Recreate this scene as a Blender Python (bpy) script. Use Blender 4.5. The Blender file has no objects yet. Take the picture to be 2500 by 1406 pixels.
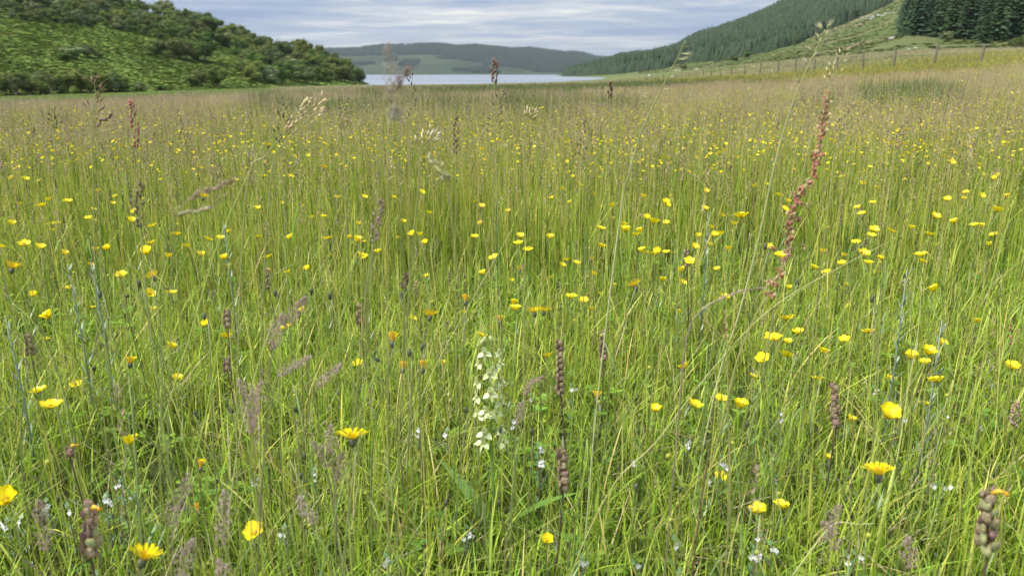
import bpy, math, random
import numpy as np
from mathutils import Vector, Matrix, Euler
random.seed(11); RNG = np.random.default_rng(11)
R = math.radians
scene = bpy.context.scene
COL = scene.collection

# ------------------------------------------------------------------ camera
EYE = Vector((0.0, 0.0, 0.78)); F = 1819.0; PITCH = R(16.04)
CT, ST = math.cos(PITCH), math.sin(PITCH)
cam_d = bpy.data.cameras.new('camera'); cam = bpy.data.objects.new('camera', cam_d); COL.objects.link(cam)
cam.location = EYE; cam.rotation_euler = (math.pi / 2 - PITCH, 0, 0)
cam_d.sensor_width = 36; cam_d.lens = 36 * F / 2500; cam_d.clip_start = 0.05; cam_d.clip_end = 20000
cam_d.dof.use_dof = True; cam_d.dof.focus_distance = 1.75; cam_d.dof.aperture_fstop = 7.5
scene.camera = cam

# ------------------------------------------------------------------ sky, sun, exposure
SUN_EL, SUN_AZ = R(54), R(-112)       # azimuth from +Y, negative = left
world = bpy.data.worlds.new('World'); scene.world = world; world.use_nodes = True
nt = world.node_tree; nt.nodes.clear(); N = nt.nodes.new; L = nt.links.new
def nmath(nt, op, a, b=None, clamp=False):
    n = nt.nodes.new('ShaderNodeMath'); n.operation = op; n.use_clamp = clamp
    for i, v in enumerate((a, b)):
        if v is None: continue
        if isinstance(v, (int, float)): n.inputs[i].default_value = v
        else: nt.links.new(v, n.inputs[i])
    return n.outputs[0]
def nmix(nt, fac, a, b, blend='MIX'):
    n = nt.nodes.new('ShaderNodeMix'); n.data_type = 'RGBA'; n.blend_type = blend
    for k, v in ((0, fac), (6, a), (7, b)):
        if isinstance(v, (int, float)): n.inputs[k].default_value = v
        elif isinstance(v, tuple): n.inputs[k].default_value = (*v, 1) if len(v) == 3 else v
        else: nt.links.new(v, n.inputs[k])
    return n.outputs[2]
def nramp(nt, fac, stops):
    n = nt.nodes.new('ShaderNodeValToRGB'); e = n.color_ramp.elements
    while len(e) < len(stops): e.new(0.5)
    for el, (p, c) in zip(e, stops):
        el.position = p; el.color = (*c, 1) if isinstance(c, tuple) else (c, c, c, 1)
    nt.links.new(fac, n.inputs[0]); return n.outputs[0]
def nnoise(nt, vec, scale, detail=4, rough=.55, dist=0.0):
    n = nt.nodes.new('ShaderNodeTexNoise'); n.inputs['Scale'].default_value = scale; n.inputs['Detail'].default_value = detail
    n.inputs['Roughness'].default_value = rough; n.inputs['Distortion'].default_value = dist
    if vec is not None: nt.links.new(vec, n.inputs['Vector'])
    return n.outputs['Fac']
sky = N('ShaderNodeTexSky'); sky.sky_type = 'NISHITA'; sky.sun_disc = False
sky.sun_elevation = SUN_EL; sky.sun_rotation = SUN_AZ; sky.air_density = 1.2; sky.dust_density = 1.5
tc = N('ShaderNodeTexCoord'); sep = N('ShaderNodeSeparateXYZ'); L(tc.outputs['Generated'], sep.inputs[0])
zz = nmath(nt, 'MAXIMUM', sep.outputs[2], 0.0)
den = nmath(nt, 'ADD', zz, 0.045)
cmb = N('ShaderNodeCombineXYZ'); L(nmath(nt, 'DIVIDE', sep.outputs[0], den), cmb.inputs[0]); L(nmath(nt, 'DIVIDE', sep.outputs[1], den), cmb.inputs[1])
mp = N('ShaderNodeMapping'); mp.inputs['Scale'].default_value = (0.40, .62, 1.0); mp.inputs['Location'].default_value = (2.2, 5.1, 0); mp.inputs['Rotation'].default_value = (0, 0, R(6))
L(cmb.outputs[0], mp.inputs[0])
n1 = nnoise(nt, mp.outputs[0], 0.55, 6, .55, 0.4)
n2 = nnoise(nt, mp.outputs[0], 1.7, 7, .6, 0.5)
nn = nmath(nt, 'ADD', nmath(nt, 'MULTIPLY', n1, .58), nmath(nt, 'MULTIPLY', n2, .42))
cl = nramp(nt, nn, [(0.38, (3.0, 4.0, 6.0)), (0.45, (3.8, 4.8, 6.6)), (0.51, (4.9, 5.7, 6.9)), (0.56, (6.8, 7.2, 7.8)), (.63, (9.8, 9.6, 9.2))])
# a brighter, slightly warm band close to the horizon, and the overcast sky's rise in brightness towards the zenith
hb = nramp(nt, zz, [(0.0, .9), (0.025, .45), (.06, 0.0)])
cl = nmix(nt, nmath(nt, 'MULTIPLY', hb, .6), cl, (7.6, 7.7, 7.8))
gain = nmath(nt, 'ADD', 1.0, nmath(nt, 'MULTIPLY', zz, 1.9))
sc_ = N('ShaderNodeVectorMath'); sc_.operation = 'SCALE'; L(cl, sc_.inputs[0]); L(gain, sc_.inputs['Scale'])
skc = nmix(nt, 0.93, sky.outputs[0], sc_.outputs[0])
bg = N('ShaderNodeBackground'); bg.inputs['Strength'].default_value = 0.064; L(skc, bg.inputs['Color'])
wo = N('ShaderNodeOutputWorld'); L(bg.outputs[0], wo.inputs[0])

sun_d = bpy.data.lights.new('sun', 'SUN'); sun = bpy.data.objects.new('sun', sun_d); COL.objects.link(sun)
sun_d.energy = 4.0; sun_d.angle = R(5); sun_d.color = (1.0, .95, .86)
sdir = Vector((math.sin(SUN_AZ) * math.cos(SUN_EL), math.cos(SUN_AZ) * math.cos(SUN_EL), math.sin(SUN_EL)))
sun.rotation_euler = sdir.to_track_quat('Z', 'Y').to_euler()
vs = scene.view_settings; vs.view_transform = 'Standard'; vs.look = 'None'; vs.gamma = 1; vs.exposure = 0.49; vs.use_curve_mapping = False
scene.cycles.use_denoising = True
scene.cycles.max_bounces = 6; scene.cycles.diffuse_bounces = 3; scene.cycles.transmission_bounces = 4; scene.cycles.glossy_bounces = 2
scene.cycles.volume_bounces = 0

# ------------------------------------------------------------------ helpers
def ray(px, py):
    cx, cy = (px - 1250) / F, (703 - py) / F
    return Vector((cx, CT + cy * ST, -ST + cy * CT))        # depth 1 along the camera axis
def W(px, py, Y):                                            # world point on that ray at ground distance Y
    d = ray(px, py); return EYE + d * (Y / d.y)
def zof(py, Y): d = ray(1250, py); return EYE.z + Y * d.z / d.y
def tag(o, label=None, cat=None, group=None, kind=None):
    if label: o['label'] = label
    if cat: o['category'] = cat
    if group: o['group'] = group
    if kind: o['kind'] = kind
    return o
def obj(name, data, parent=None, loc=(0, 0, 0), rot=(0, 0, 0), scl=(1, 1, 1)):
    o = bpy.data.objects.new(name, data); COL.objects.link(o); o.location = loc; o.rotation_euler = rot
    o.scale = (scl,) * 3 if isinstance(scl, (int, float)) else scl
    if parent is not None: o.parent = parent
    return o
def empty(name, loc=(0, 0, 0), rz=0.0):
    o = obj(name, None, None, loc, (0, 0, rz)); o.empty_display_size = .05; return o
def rnd(a, b): return random.uniform(a, b)
def vary(c, k=.12): m = 1 + rnd(-k, k); return (c[0] * m * (1 + rnd(-k, k) * .5), c[1] * m, c[2] * m * (1 + rnd(-k, k) * .5))

class MB:
    def __init__(s): s.v = []; s.f = []; s.c = []; s.mi = []; s.m = 0
    def add(s, vs, fs, col):
        b = len(s.v); s.v += [tuple(p) for p in vs]; s.c += [col] * len(vs) if not isinstance(col, list) else col
        for f in fs: s.f.append(tuple(i + b for i in f)); s.mi.append(s.m)
    def ribbon(s, pts, ws, side, col):
        """a flat strip along pts; side = vector across; width tapers by ws; the last point may be a tip (w=0)"""
        vs, fs = [], []
        for p, w in zip(pts, ws):
            if w <= 0: vs.append(p)
            else: vs += [p - side * w * .5, p + side * w * .5]
        n = len(pts); k = 0
        for i in range(n - 1):
            if ws[i + 1] <= 0: fs.append((k, k + 1, k + 2)); break
            fs.append((k, k + 1, k + 3, k + 2)); k += 2
        s.add(vs, fs, col)
    def tube(s, pts, rs, col, n=4, cap=True):
        vs, fs = [], []
        for i, (p, r) in enumerate(zip(pts, rs)):
            t = (pts[min(i + 1, len(pts) - 1)] - pts[max(i - 1, 0)]); t = t.normalized() if t.length > 1e-9 else Vector((0, 0, 1))
            a = t.cross(Vector((0, 1, 0)));
            if a.length < .2: a = t.cross(Vector((1, 0, 0)))
            a.normalize(); b = t.cross(a)
            for j in range(n):
                q = 2 * math.pi * j / n; vs.append(p + (a * math.cos(q) + b * math.sin(q)) * r)
        for i in range(len(pts) - 1):
            for j in range(n):
                fs.append((i * n + j, i * n + (j + 1) % n, (i + 1) * n + (j + 1) % n, (i + 1) * n + j))
        if cap: fs.append(tuple(range((len(pts) - 1) * n, len(pts) * n))); fs.append(tuple(range(n - 1, -1, -1)))
        s.add(vs, fs, col)
    def blob(s, c, r, col, mat=None, n=6, m=4, noise=0.0):
        """ellipsoid: r = (rx, ry, rz), optional 3x3 rotation"""
        vs = [Vector((0, 0, -1))]
        for i in range(1, m):
            a = -math.pi / 2 + math.pi * i / m
            for j in range(n):
                q = 2 * math.pi * (j + .5 * (i % 2)) / n; k = 1 + rnd(-noise, noise)
                vs.append(Vector((math.cos(a) * math.cos(q) * k, math.cos(a) * math.sin(q) * k, math.sin(a) * k)))
        vs.append(Vector((0, 0, 1)))
        vs = [Vector((v.x * r[0], v.y * r[1], v.z * r[2])) for v in vs]
        if mat is not None: vs = [mat @ v for v in vs]
        vs = [v + Vector(c) for v in vs]; fs = []
        for j in range(n): fs.append((0, 1 + (j + 1) % n, 1 + j))
        for i in range(m - 2):
            for j in range(n):
                a, b = 1 + i * n + j, 1 + i * n + (j + 1) % n; fs.append((a, b, b + n, a + n))
        e = len(vs) - 1; o = 1 + (m - 2) * n
        for j in range(n): fs.append((e, o + j, o + (j + 1) % n))
        s.add(vs, fs, col)
    def mesh(s, name, mats, smooth=True):
        me = bpy.data.meshes.new(name); me.from_pydata(s.v, [], s.f)
        for m in (mats if isinstance(mats, (list, tuple)) else [mats]): me.materials.append(m)
        a = me.color_attributes.new('col', 'FLOAT_COLOR', 'POINT')
        arr = np.ones((len(s.v), 4), np.float32); arr[:, :3] = np.array(s.c, np.float32)[:, :3]; a.data.foreach_set('color', arr.ravel())
        me.polygons.foreach_set('use_smooth', [smooth] * len(s.f)); me.polygons.foreach_set('material_index', s.mi); me.update(); return me

# ------------------------------------------------------------------ materials
def newmat(name):
    m = bpy.data.materials.new(name); m.use_nodes = True; t = m.node_tree; t.nodes.clear()
    o = t.nodes.new('ShaderNodeOutputMaterial'); return m, t, o
def attr_col(t):
    a = t.nodes.new('ShaderNodeAttribute'); a.attribute_name = 'col'; return a.outputs['Color']
def leafmat(name, trans=.35, gloss=.06, rough=.45, hue=.03, val=.35, tint=(1, 1, 1), noise_scale=None):
    """thin plant tissue: diffuse + translucent + a little gloss; colour = the part's own colour, varied per plant"""
    m, t, o = newmat(name); c = attr_col(t)
    oi = t.nodes.new('ShaderNodeObjectInfo')
    hs = t.nodes.new('ShaderNodeHueSaturation'); t.links.new(c, hs.inputs['Color'])
    t.links.new(nmath(t, 'ADD', .5 - hue / 2, nmath(t, 'MULTIPLY', oi.outputs['Random'], hue)), hs.inputs['Hue'])
    r2 = nmath(t, 'FRACT', nmath(t, 'MULTIPLY', oi.outputs['Random'], 37.31))
    t.links.new(nmath(t, 'ADD', 1 - val / 2, nmath(t, 'MULTIPLY', r2, val)), hs.inputs['Value'])
    c = hs.outputs['Color']
    if noise_scale:
        g = t.nodes.new('ShaderNodeNewGeometry'); nz = nnoise(t, g.outputs['Position'], noise_scale, 3)
        c = nmix(t, 1.0, c, nramp(t, nz, [(0.3, (.75, .78, .7)), (.7, (1.22, 1.18, 1.1))]), 'MULTIPLY')
    c = nmix(t, 1.0, c, tint, 'MULTIPLY')
    d = t.nodes.new('ShaderNodeBsdfDiffuse'); t.links.new(c, d.inputs['Color'])
    tr = t.nodes.new('ShaderNodeBsdfTranslucent'); t.links.new(c, tr.inputs['Color'])
    g = t.nodes.new('ShaderNodeBsdfGlossy'); g.inputs['Roughness'].default_value = rough; g.inputs['Color'].default_value = (1, 1, 1, 1)
    m1 = t.nodes.new('ShaderNodeMixShader'); m1.inputs[0].default_value = trans; t.links.new(d.outputs[0], m1.inputs[1]); t.links.new(tr.outputs[0], m1.inputs[2])
    m2 = t.nodes.new('ShaderNodeMixShader'); m2.inputs[0].default_value = gloss; t.links.new(m1.outputs[0], m2.inputs[1]); t.links.new(g.outputs[0], m2.inputs[2])
    t.links.new(m2.outputs[0], o.inputs[0]); return m
M_grass = leafmat('grass_blade', .30, .02, .5, .03, .45)
M_head = leafmat('seed_head', .25, .03, .6, .02, .3)
M_petal = leafmat('buttercup_petal', .32, .025, .4, .012, .12)
M_stem = leafmat('plant_stem', .2, .05, .45, .02, .25)
M_orchid = leafmat('orchid_petal', .35, .05, .4, 0, .05)
M_pod = leafmat('papery_pod', .3, .0, .4, .03, .3)
M_foliage = leafmat('shrub_foliage', .22, .0, .6, .05, .4)
M_conifer = leafmat('conifer_needles', .1, .01, .6, .03, .3)
M_brack = leafmat('bracken_frond', .25, .03, .5, .03, .45, noise_scale=.05)

def hawk_petal_mat():
    m, t, o = newmat('hawkbit_petal'); g = t.nodes.new('ShaderNodeNewGeometry'); a = t.nodes.new('ShaderNodeAttribute'); a.attribute_name = 'col'
    c = nmix(t, 1.0, (.95, .78, .015), a.outputs['Color'], 'MULTIPLY')
    b = nmix(t, nmath(t, 'MULTIPLY', g.outputs['Backfacing'], 1.0), c, nmix(t, 1.0, (.62, .38, .06), a.outputs['Color'], 'MULTIPLY'))
    d = t.nodes.new('ShaderNodeBsdfDiffuse'); t.links.new(b, d.inputs['Color']); tr = t.nodes.new('ShaderNodeBsdfTranslucent'); t.links.new(c, tr.inputs['Color'])
    m1 = t.nodes.new('ShaderNodeMixShader'); m1.inputs[0].default_value = .28; t.links.new(d.outputs[0], m1.inputs[1]); t.links.new(tr.outputs[0], m1.inputs[2])
    t.links.new(m1.outputs[0], o.inputs[0]); return m
M_hawk = hawk_petal_mat()
def simple(name, c1, c2, scale, rough=.8, bump=0.0, spec=.3):
    m, t, o = newmat(name); p = t.nodes.new('ShaderNodeBsdfPrincipled'); tc = t.nodes.new('ShaderNodeTexCoord')
    nz = nnoise(t, tc.outputs['Object'], scale, 6, .6); t.links.new(nramp(t, nz, [(.35, c1), (.65, c2)]), p.inputs['Base Color'])
    p.inputs['Roughness'].default_value = rough; p.inputs['Specular IOR Level'].default_value = spec
    if bump:
        b = t.nodes.new('ShaderNodeBump'); b.inputs['Strength'].default_value = bump; b.inputs['Distance'].default_value = .02
        t.links.new(nz, b.inputs['Height']); t.links.new(b.outputs[0], p.inputs['Normal'])
    t.links.new(p.outputs[0], o.inputs[0]); return m
M_bark = simple('bark', (.10, .085, .065), (.20, .17, .13), 3)
M_deadwood = simple('bleached_wood', (.32, .30, .26), (.5, .48, .43), 6)
M_post = simple('weathered_post', (.09, .075, .055), (.2, .17, .13), 5, .9, .3)
M_wire = simple('fence_wire', (.2, .2, .19), (.3, .3, .29), 5, .5)
M_rock = simple('pale_rock', (.32, .31, .29), (.6, .59, .56), 1.2, .85, .5)
M_wool = simple('wool', (.72, .70, .64), (.85, .83, .78), 9, .95, .6)
M_skin = simple('sheep_face', (.62, .60, .55), (.72, .7, .65), 9, .8)

# ------------------------------------------------------------------ terrain heights
LOGA = math.log(1.5)
def blur2(a, n, ax):
    for _ in range(n):
        p = np.concatenate([a.take([0], ax), a, a.take([-1], ax)], ax)
        s = [slice(None)] * 2
        def sl(i, j): q = [slice(None)] * 2; q[ax] = slice(i, j if j else None); return tuple(q)
        a = (p[sl(0, -2)] + 2 * p[sl(1, -1)] + p[sl(2, 0)]) / 4
    return a
GY = [0, 6, 12, 20, 36, 60, 100, 150, 200, 260, 330, 420, 520, 700, 1000, 3000]
GT = {
 -300: [0, 0, -.14, -.5, -1.1, -1.8, -2.7, -2.7, -2.7, -2.7, -2.7, -2.7, -2.7, -2.7, -2.7, -2.7],
 0:    [0, 0, -.12, -.42, -.95, -1.6, -2.45, -3.0, -3.2, -3.5, -3.5, -3.5, -3.5, -3.5, -3.5, -3.5],
 300:  [0, 0, -.08, -.28, -.75, -1.25, -1.95, -2.85, -3.2, -3.5, -3.5, -3.5, -3.5, -3.5, -3.5, -3.5],
 600:  [0, 0, -.05, -.18, -.5, -.95, -1.55, -2.2, -2.95, -3.4, -3.8, -4, -4, -4, -4, -4],
 886:  [0, 0, -.03, -.12, -.38, -.78, -1.3, -1.88, -2.5, -3.3, -4.6, -5, -5, -5, -5, -5],
 1150: [0, 0, 0, -.08, -.3, -.65, -1.18, -1.72, -2.25, -2.85, -3.8, -5, -5, -5, -5, -5],
 1400: [0, 0, 0, -.05, -.22, -.5, -.95, -1.4, -1.85, -2.3, -2.7, -3.05, -3.9, -5, -5, -5],
 1490: [0, 0, .02, -.02, -.16, -.4, -.8, -1.25, -1.6, -2.0, -2.35, -2.65, -2.95, -3.25, -3.2, -4],
 1600: [0, 0, .03, .02, -.05, -.22, -.55, -.82, -.92, -.9, -.65, -.2, .4, 2.2, 3, 3],
 1700: [0, .02, .05, .08, .08, .02, -.22, -.15, .22, .95, 2.1, 3.0, 3.5, 5, 5, 5],
 1850: [0, .03, .08, .14, .2, .22, .62, 1.6, 2.9, 4.2, 5, 5, 5, 5, 5, 5],
 2000: [0, .04, .12, .22, .32, .75, 1.8, 3.7, 4.6, 5, 5, 5, 5, 5, 5, 5],
 2200: [0, .05, .16, .32, .58, 1.5, 3.4, 4.4, 5, 5, 5, 5, 5, 5, 5, 5],
 2400: [0, .06, .2, .42, .78, 1.95, 3.7, 4.6, 5, 5, 5, 5, 5, 5, 5, 5],
 2550: [0, .08, .26, .62, 1.35, 2.2, 3.6, 4.6, 5, 5, 5, 5, 5, 5, 5, 5],
 2900: [0, .1, .35, .85, 1.7, 2.5, 3.9, 5, 6, 6, 6, 6, 6, 6, 6, 6]}
gpx = np.linspace(-300, 2900, 161); glog = np.linspace(LOGA, math.log(3001.5), 200)
def ground_grid():
    cols = sorted(GT); a = np.array([np.interp(np.exp(glog) - 1.5, GY, GT[c]) for c in cols])
    g = np.array([np.interp(gpx, cols, a[:, j]) for j in range(a.shape[1])]).T
    return blur2(blur2(g, 10, 0), 4, 1)
GG = ground_grid()
def _vn(x, y, s):                                            # cheap smooth value noise
    x = x / s; y = y / s; xi = np.floor(x); yi = np.floor(y); fx = x - xi; fy = y - yi
    fx = fx * fx * (3 - 2 * fx); fy = fy * fy * (3 - 2 * fy)
    def h(i, j): q = np.sin(i * 127.1 + j * 311.7) * 43758.5453; return q - np.floor(q)
    return (h(xi, yi) * (1 - fx) + h(xi + 1, yi) * fx) * (1 - fy) + (h(xi, yi + 1) * (1 - fx) + h(xi + 1, yi + 1) * fx) * fy
def gz(x, y):
    x = np.asarray(x, float); y = np.asarray(y, float); r = np.hypot(x, y); ph = np.arctan2(x, y); pc = np.clip(ph, R(-40), R(40))
    Y = r * np.cos(pc); px = 1250 + F * np.tan(pc) / CT / (1 / CT ** 2) * 1.0 / CT * 1.0 if False else 1250 + F * np.tan(pc) / CT
    i = np.clip((px - gpx[0]) / (gpx[1] - gpx[0]), 0, len(gpx) - 1.001); j = np.clip((np.log(Y + 1.5) - glog[0]) / (glog[1] - glog[0]), 0, len(glog) - 1.001)
    i0 = i.astype(int); j0 = j.astype(int); fi = i - i0; fj = j - j0
    z = (GG[i0, j0] * (1 - fi) + GG[i0 + 1, j0] * fi) * (1 - fj) + (GG[i0, j0 + 1] * (1 - fi) + GG[i0 + 1, j0 + 1] * fi) * fj
    k = np.clip(r / 60, 0, 1)
    return z + (_vn(x, y, 2.7) - .5) * .05 * (1 - k * .5) + (_vn(x + 50, y, 17) - .5) * .16 * k
def gzf(x, y): return float(gz(x, y))

# ------------------------------------------------------------------ ground sheet (polar grid all the way round)
def grid_mesh(name, X, Y, Z, mat, wrap=False):
    n, m = X.shape; v = np.stack([X, Y, Z], -1).reshape(-1, 3)
    i, j = np.meshgrid(np.arange(n if wrap else n - 1), np.arange(m - 1), indexing='ij'); i2 = (i + 1) % n
    f = np.stack([i * m + j, i2 * m + j, i2 * m + j + 1, i * m + j + 1], -1).reshape(-1, 4)
    me = bpy.data.meshes.new(name); me.vertices.add(len(v)); me.vertices.foreach_set('co', v.ravel())
    me.loops.add(f.size); me.loops.foreach_set('vertex_index', f.ravel()); me.polygons.add(len(f)); me.polygons.foreach_set('loop_start', np.arange(len(f)) * 4)
    me.update(calc_edges=True); me.validate(); me.polygons.foreach_set('use_smooth', np.ones(len(f), bool)); me.materials.append(mat)
    return me
def M_ground():
    m, t, o = newmat('meadow_ground'); p = t.nodes.new('ShaderNodeBsdfPrincipled'); g = t.nodes.new('ShaderNodeNewGeometry')
    P = g.outputs['Position']; ln = t.nodes.new('ShaderNodeVectorMath'); ln.operation = 'LENGTH'; t.links.new(P, ln.inputs[0])
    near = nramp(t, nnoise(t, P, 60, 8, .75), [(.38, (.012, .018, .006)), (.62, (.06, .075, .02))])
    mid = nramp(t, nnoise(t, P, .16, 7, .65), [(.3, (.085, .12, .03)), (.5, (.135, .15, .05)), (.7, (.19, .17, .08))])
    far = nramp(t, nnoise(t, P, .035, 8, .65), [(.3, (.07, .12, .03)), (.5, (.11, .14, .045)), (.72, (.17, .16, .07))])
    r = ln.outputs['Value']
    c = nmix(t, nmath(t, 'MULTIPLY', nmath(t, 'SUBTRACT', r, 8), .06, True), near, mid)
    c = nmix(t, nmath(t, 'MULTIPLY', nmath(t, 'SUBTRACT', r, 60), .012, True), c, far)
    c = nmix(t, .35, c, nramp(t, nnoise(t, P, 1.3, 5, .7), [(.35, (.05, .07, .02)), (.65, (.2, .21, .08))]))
    t.links.new(c, p.inputs['Base Color']); p.inputs['Roughness'].default_value = 1; p.inputs['Specular IOR Level'].default_value = .1
    b = t.nodes.new('ShaderNodeBump'); b.inputs['Distance'].default_value = .3; b.inputs['Strength'].default_value = .6; t.links.new(nnoise(t, P, 1.5, 6, .7), b.inputs['Height']); t.links.new(b.outputs[0], p.inputs['Normal'])
    t.links.new(p.outputs[0], o.inputs[0]); return m
ang = np.concatenate([np.linspace(-45, 45, 241), np.linspace(51, 309, 44)]) * math.pi / 180
rad = np.concatenate([[0.0], np.exp(np.linspace(math.log(.3), math.log(3850), 200))])
A, RR = np.meshgrid(ang, rad, indexing='ij'); GX, GYY = RR * np.sin(A), RR * np.cos(A)
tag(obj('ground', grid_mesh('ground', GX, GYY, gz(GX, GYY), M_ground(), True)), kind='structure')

# lake
def M_lake():
    m, t, o = newmat('lake_water'); p = t.nodes.new('ShaderNodeBsdfPrincipled'); g = t.nodes.new('ShaderNodeNewGeometry')
    mpn = t.nodes.new('ShaderNodeMapping'); mpn.inputs['Scale'].default_value = (.004, .02, 1); t.links.new(g.outputs['Position'], mpn.inputs[0])
    st = nnoise(t, mpn.outputs[0], 1.0, 5, .6)
    p.inputs['Base Color'].default_value = (.03, .045, .055, 1); p.inputs['Specular IOR Level'].default_value = 1.0; p.inputs['IOR'].default_value = 1.5
    t.links.new(nramp(t, st, [(.42, .22), (.6, .38)]), p.inputs['Roughness'])
    b = t.nodes.new('ShaderNodeBump'); b.inputs['Distance'].default_value = .05
    t.links.new(nramp(t, st, [(.42, .05), (.6, .2)]), b.inputs['Strength']); t.links.new(nnoise(t, g.outputs['Position'], .9, 4), b.inputs['Height']); t.links.new(b.outputs[0], p.inputs['Normal'])
    gl = t.nodes.new('ShaderNodeBsdfGlossy'); gl.inputs['Color'].default_value = (.86, .88, .92, 1); t.links.new(nramp(t, st, [(.42, .20), (.6, .42)]), gl.inputs['Roughness'])
    mx = t.nodes.new('ShaderNodeMixShader'); mx.inputs[0].default_value = .38; t.links.new(p.outputs[0], mx.inputs[1]); t.links.new(gl.outputs[0], mx.inputs[2]); t.links.new(mx.outputs[0], o.inputs[0]); return m
LZ = -3.1
lx, ly = np.meshgrid(np.linspace(-1500, 2500, 5), np.linspace(215, 3000, 6), indexing='ij')
tag(obj('lake', grid_mesh('lake', lx, ly, lx * 0 + LZ, M_lake())), kind='structure')

# ------------------------------------------------------------------ hills as surfaces: per picture column, distance and height
class Hill:
    def __init__(s, table, nx, nt, back, zb, rough, blur=(6, 3)):
        s.cols = np.array(sorted(table), float); s.px = np.linspace(s.cols[0], s.cols[-1], nx); tt = np.linspace(0, 1, nt)
        Ys, Zs = [], []
        for c in sorted(table):
            rows = table[c]; yy = np.array([q[0] for q in rows], float); zz_ = np.array([zof(q[1], q[0]) for q in rows]); k = np.linspace(0, 1, len(rows)); k = (yy - yy[0]) / (yy[-1] - yy[0])
            Ys.append(np.interp(tt, k, yy)); Zs.append(np.interp(tt, k, zz_))
        Ys, Zs = np.array(Ys), np.array(Zs)
        f = lambda a: np.array([np.interp(s.px, s.cols, a[:, j]) for j in range(nt)]).T
        s.Y, s.Z = f(Ys), f(Zs)
        s.Z = blur2(blur2(s.Z, blur[0], 0), blur[1], 1); s.Y = blur2(s.Y, blur[0], 0)
        s.X = s.Y * ((s.px - 1250) / F * CT)[:, None] 
        amp = np.sin(np.clip(tt, 0, 1) * math.pi / 2) ** .5
        for sc, am in rough: s.Z = s.Z + (_vn(s.X, s.Y, sc) - .5) * am * amp[None, :]
        # skirt in front, back slope behind
        fx = s.X[:, :1] * .97; fy = s.Y[:, :1] * .97; fz = s.Z[:, :1] - np.minimum(.009 * s.Y[:, :1], 6) - 1.5
        bx = [s.X[:, -1:] * (1 + b) for b, _ in back]; by = [s.Y[:, -1:] * (1 + b) for b, _ in back]; bz = [s.Z[:, -1:] + d * (s.Z[:, -1:] - zb) for _, d in back]
        s.GX = np.concatenate([fx, s.X] + bx, 1); s.GY = np.concatenate([fy, s.Y] + by, 1); s.GZ = np.concatenate([fz, s.Z] + bz, 1)
    def at(s, px, t):
        i = min(max((px - s.px[0]) / (s.px[1] - s.px[0]), 0), len(s.px) - 1.001); j = min(max(t * (s.Z.shape[1] - 1), 0), s.Z.shape[1] - 1.001)
        i0, j0 = int(i), int(j); fi, fj = i - i0, j - j0
        g = lambda a: (a[i0, j0] * (1 - fi) + a[i0 + 1, j0] * fi) * (1 - fj) + (a[i0, j0 + 1] * (1 - fi) + a[i0 + 1, j0 + 1] * fi) * fj
        return Vector((g(s.X), g(s.Y), g(s.Z)))
    def hit(s, px, py):
        """first point of the surface seen at that picture place; None when it is above the ridge"""
        last = None
        for k in range(0, 161):
            p = s.at(px, k / 160); d = p - EYE; cy = (d.z * CT + d.y * ST) / (d.y * CT - d.z * ST); q = 703 - F * cy
            if q <= py: return p
        return None
LH = Hill({
 -500: [(105, 250), (130, 170), (170, 70), (240, -60), (330, -200)],
 0: [(115, 236), (135, 190), (165, 118), (205, 50), (260, -15), (340, -90)],
 300: [(145, 227), (165, 190), (200, 128), (235, 75), (280, 35), (340, 5)],
 450: [(162, 221), (185, 185), (218, 135), (250, 95), (290, 68), (330, 52)],
 600: [(185, 217), (215, 180), (250, 140), (290, 112), (330, 98)],
 720: [(208, 214), (240, 190), (270, 160), (310, 135), (340, 124)],
 830: [(232, 211), (262, 195), (290, 177), (315, 168)],
 868: [(248, 209), (275, 204), (290, 199), (305, 196)],
 893: [(255, 215), (275, 211), (290, 209), (305, 207)],
 940: [(255, 240), (275, 235), (290, 230), (305, 225)]}, 110, 90, [(.12, -.05), (.5, -.5), (1.2, -1)], -6, [(16, 1.3), (5, .35), (2, .12)], (3, 3))
RH = Hill({
 1330: [(1050, 195), (1100, 194), (1150, 193), (1200, 192)],
 1372: [(1050, 188), (1100, 186.5), (1150, 186), (1200, 186)],
 1400: [(1000, 187), (1060, 183), (1120, 180), (1200, 178)],
 1440: [(900, 186), (1000, 178), (1100, 170), (1200, 166)],
 1500: [(750, 185), (850, 174), (1000, 155), (1100, 148)],
 1600: [(560, 179), (650, 172), (800, 150), (1000, 135)],
 1655: [(500, 173), (600, 166), (780, 145), (950, 126)],
 1672: [(480, 172), (560, 165), (750, 140), (900, 116), (980, 106)],
 1720: [(400, 168), (520, 158), (700, 128), (850, 96), (950, 86)],
 1800: [(300, 163), (450, 150), (600, 118), (800, 75), (900, 60)],
 1900: [(215, 152), (330, 140), (480, 105), (700, 45), (900, 12)],
 1950: [(185, 147), (290, 135), (420, 108), (600, 55), (800, 0), (900, -30)],
 2100: [(138, 141), (220, 117), (320, 88), (450, 40), (650, -30), (900, -90)],
 2200: [(112, 131), (150, 108), (185, 97), (230, 80), (300, 40), (500, -40), (900, -130)],
 2350: [(98, 124), (130, 109), (160, 101), (200, 92), (260, 62), (500, -60), (900, -160)],
 2500: [(95, 124), (120, 116), (150, 106), (190, 92), (260, 58), (500, -60), (900, -170)],
 3000: [(95, 120), (120, 110), (150, 98), (190, 80), (260, 40), (500, -80), (900, -190)]}, 180, 90, [(.1, -.03), (.6, -.4), (1.2, -1)], -6, [(40, 5), (12, 1.6), (4, .6)], (2, 3))
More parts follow.
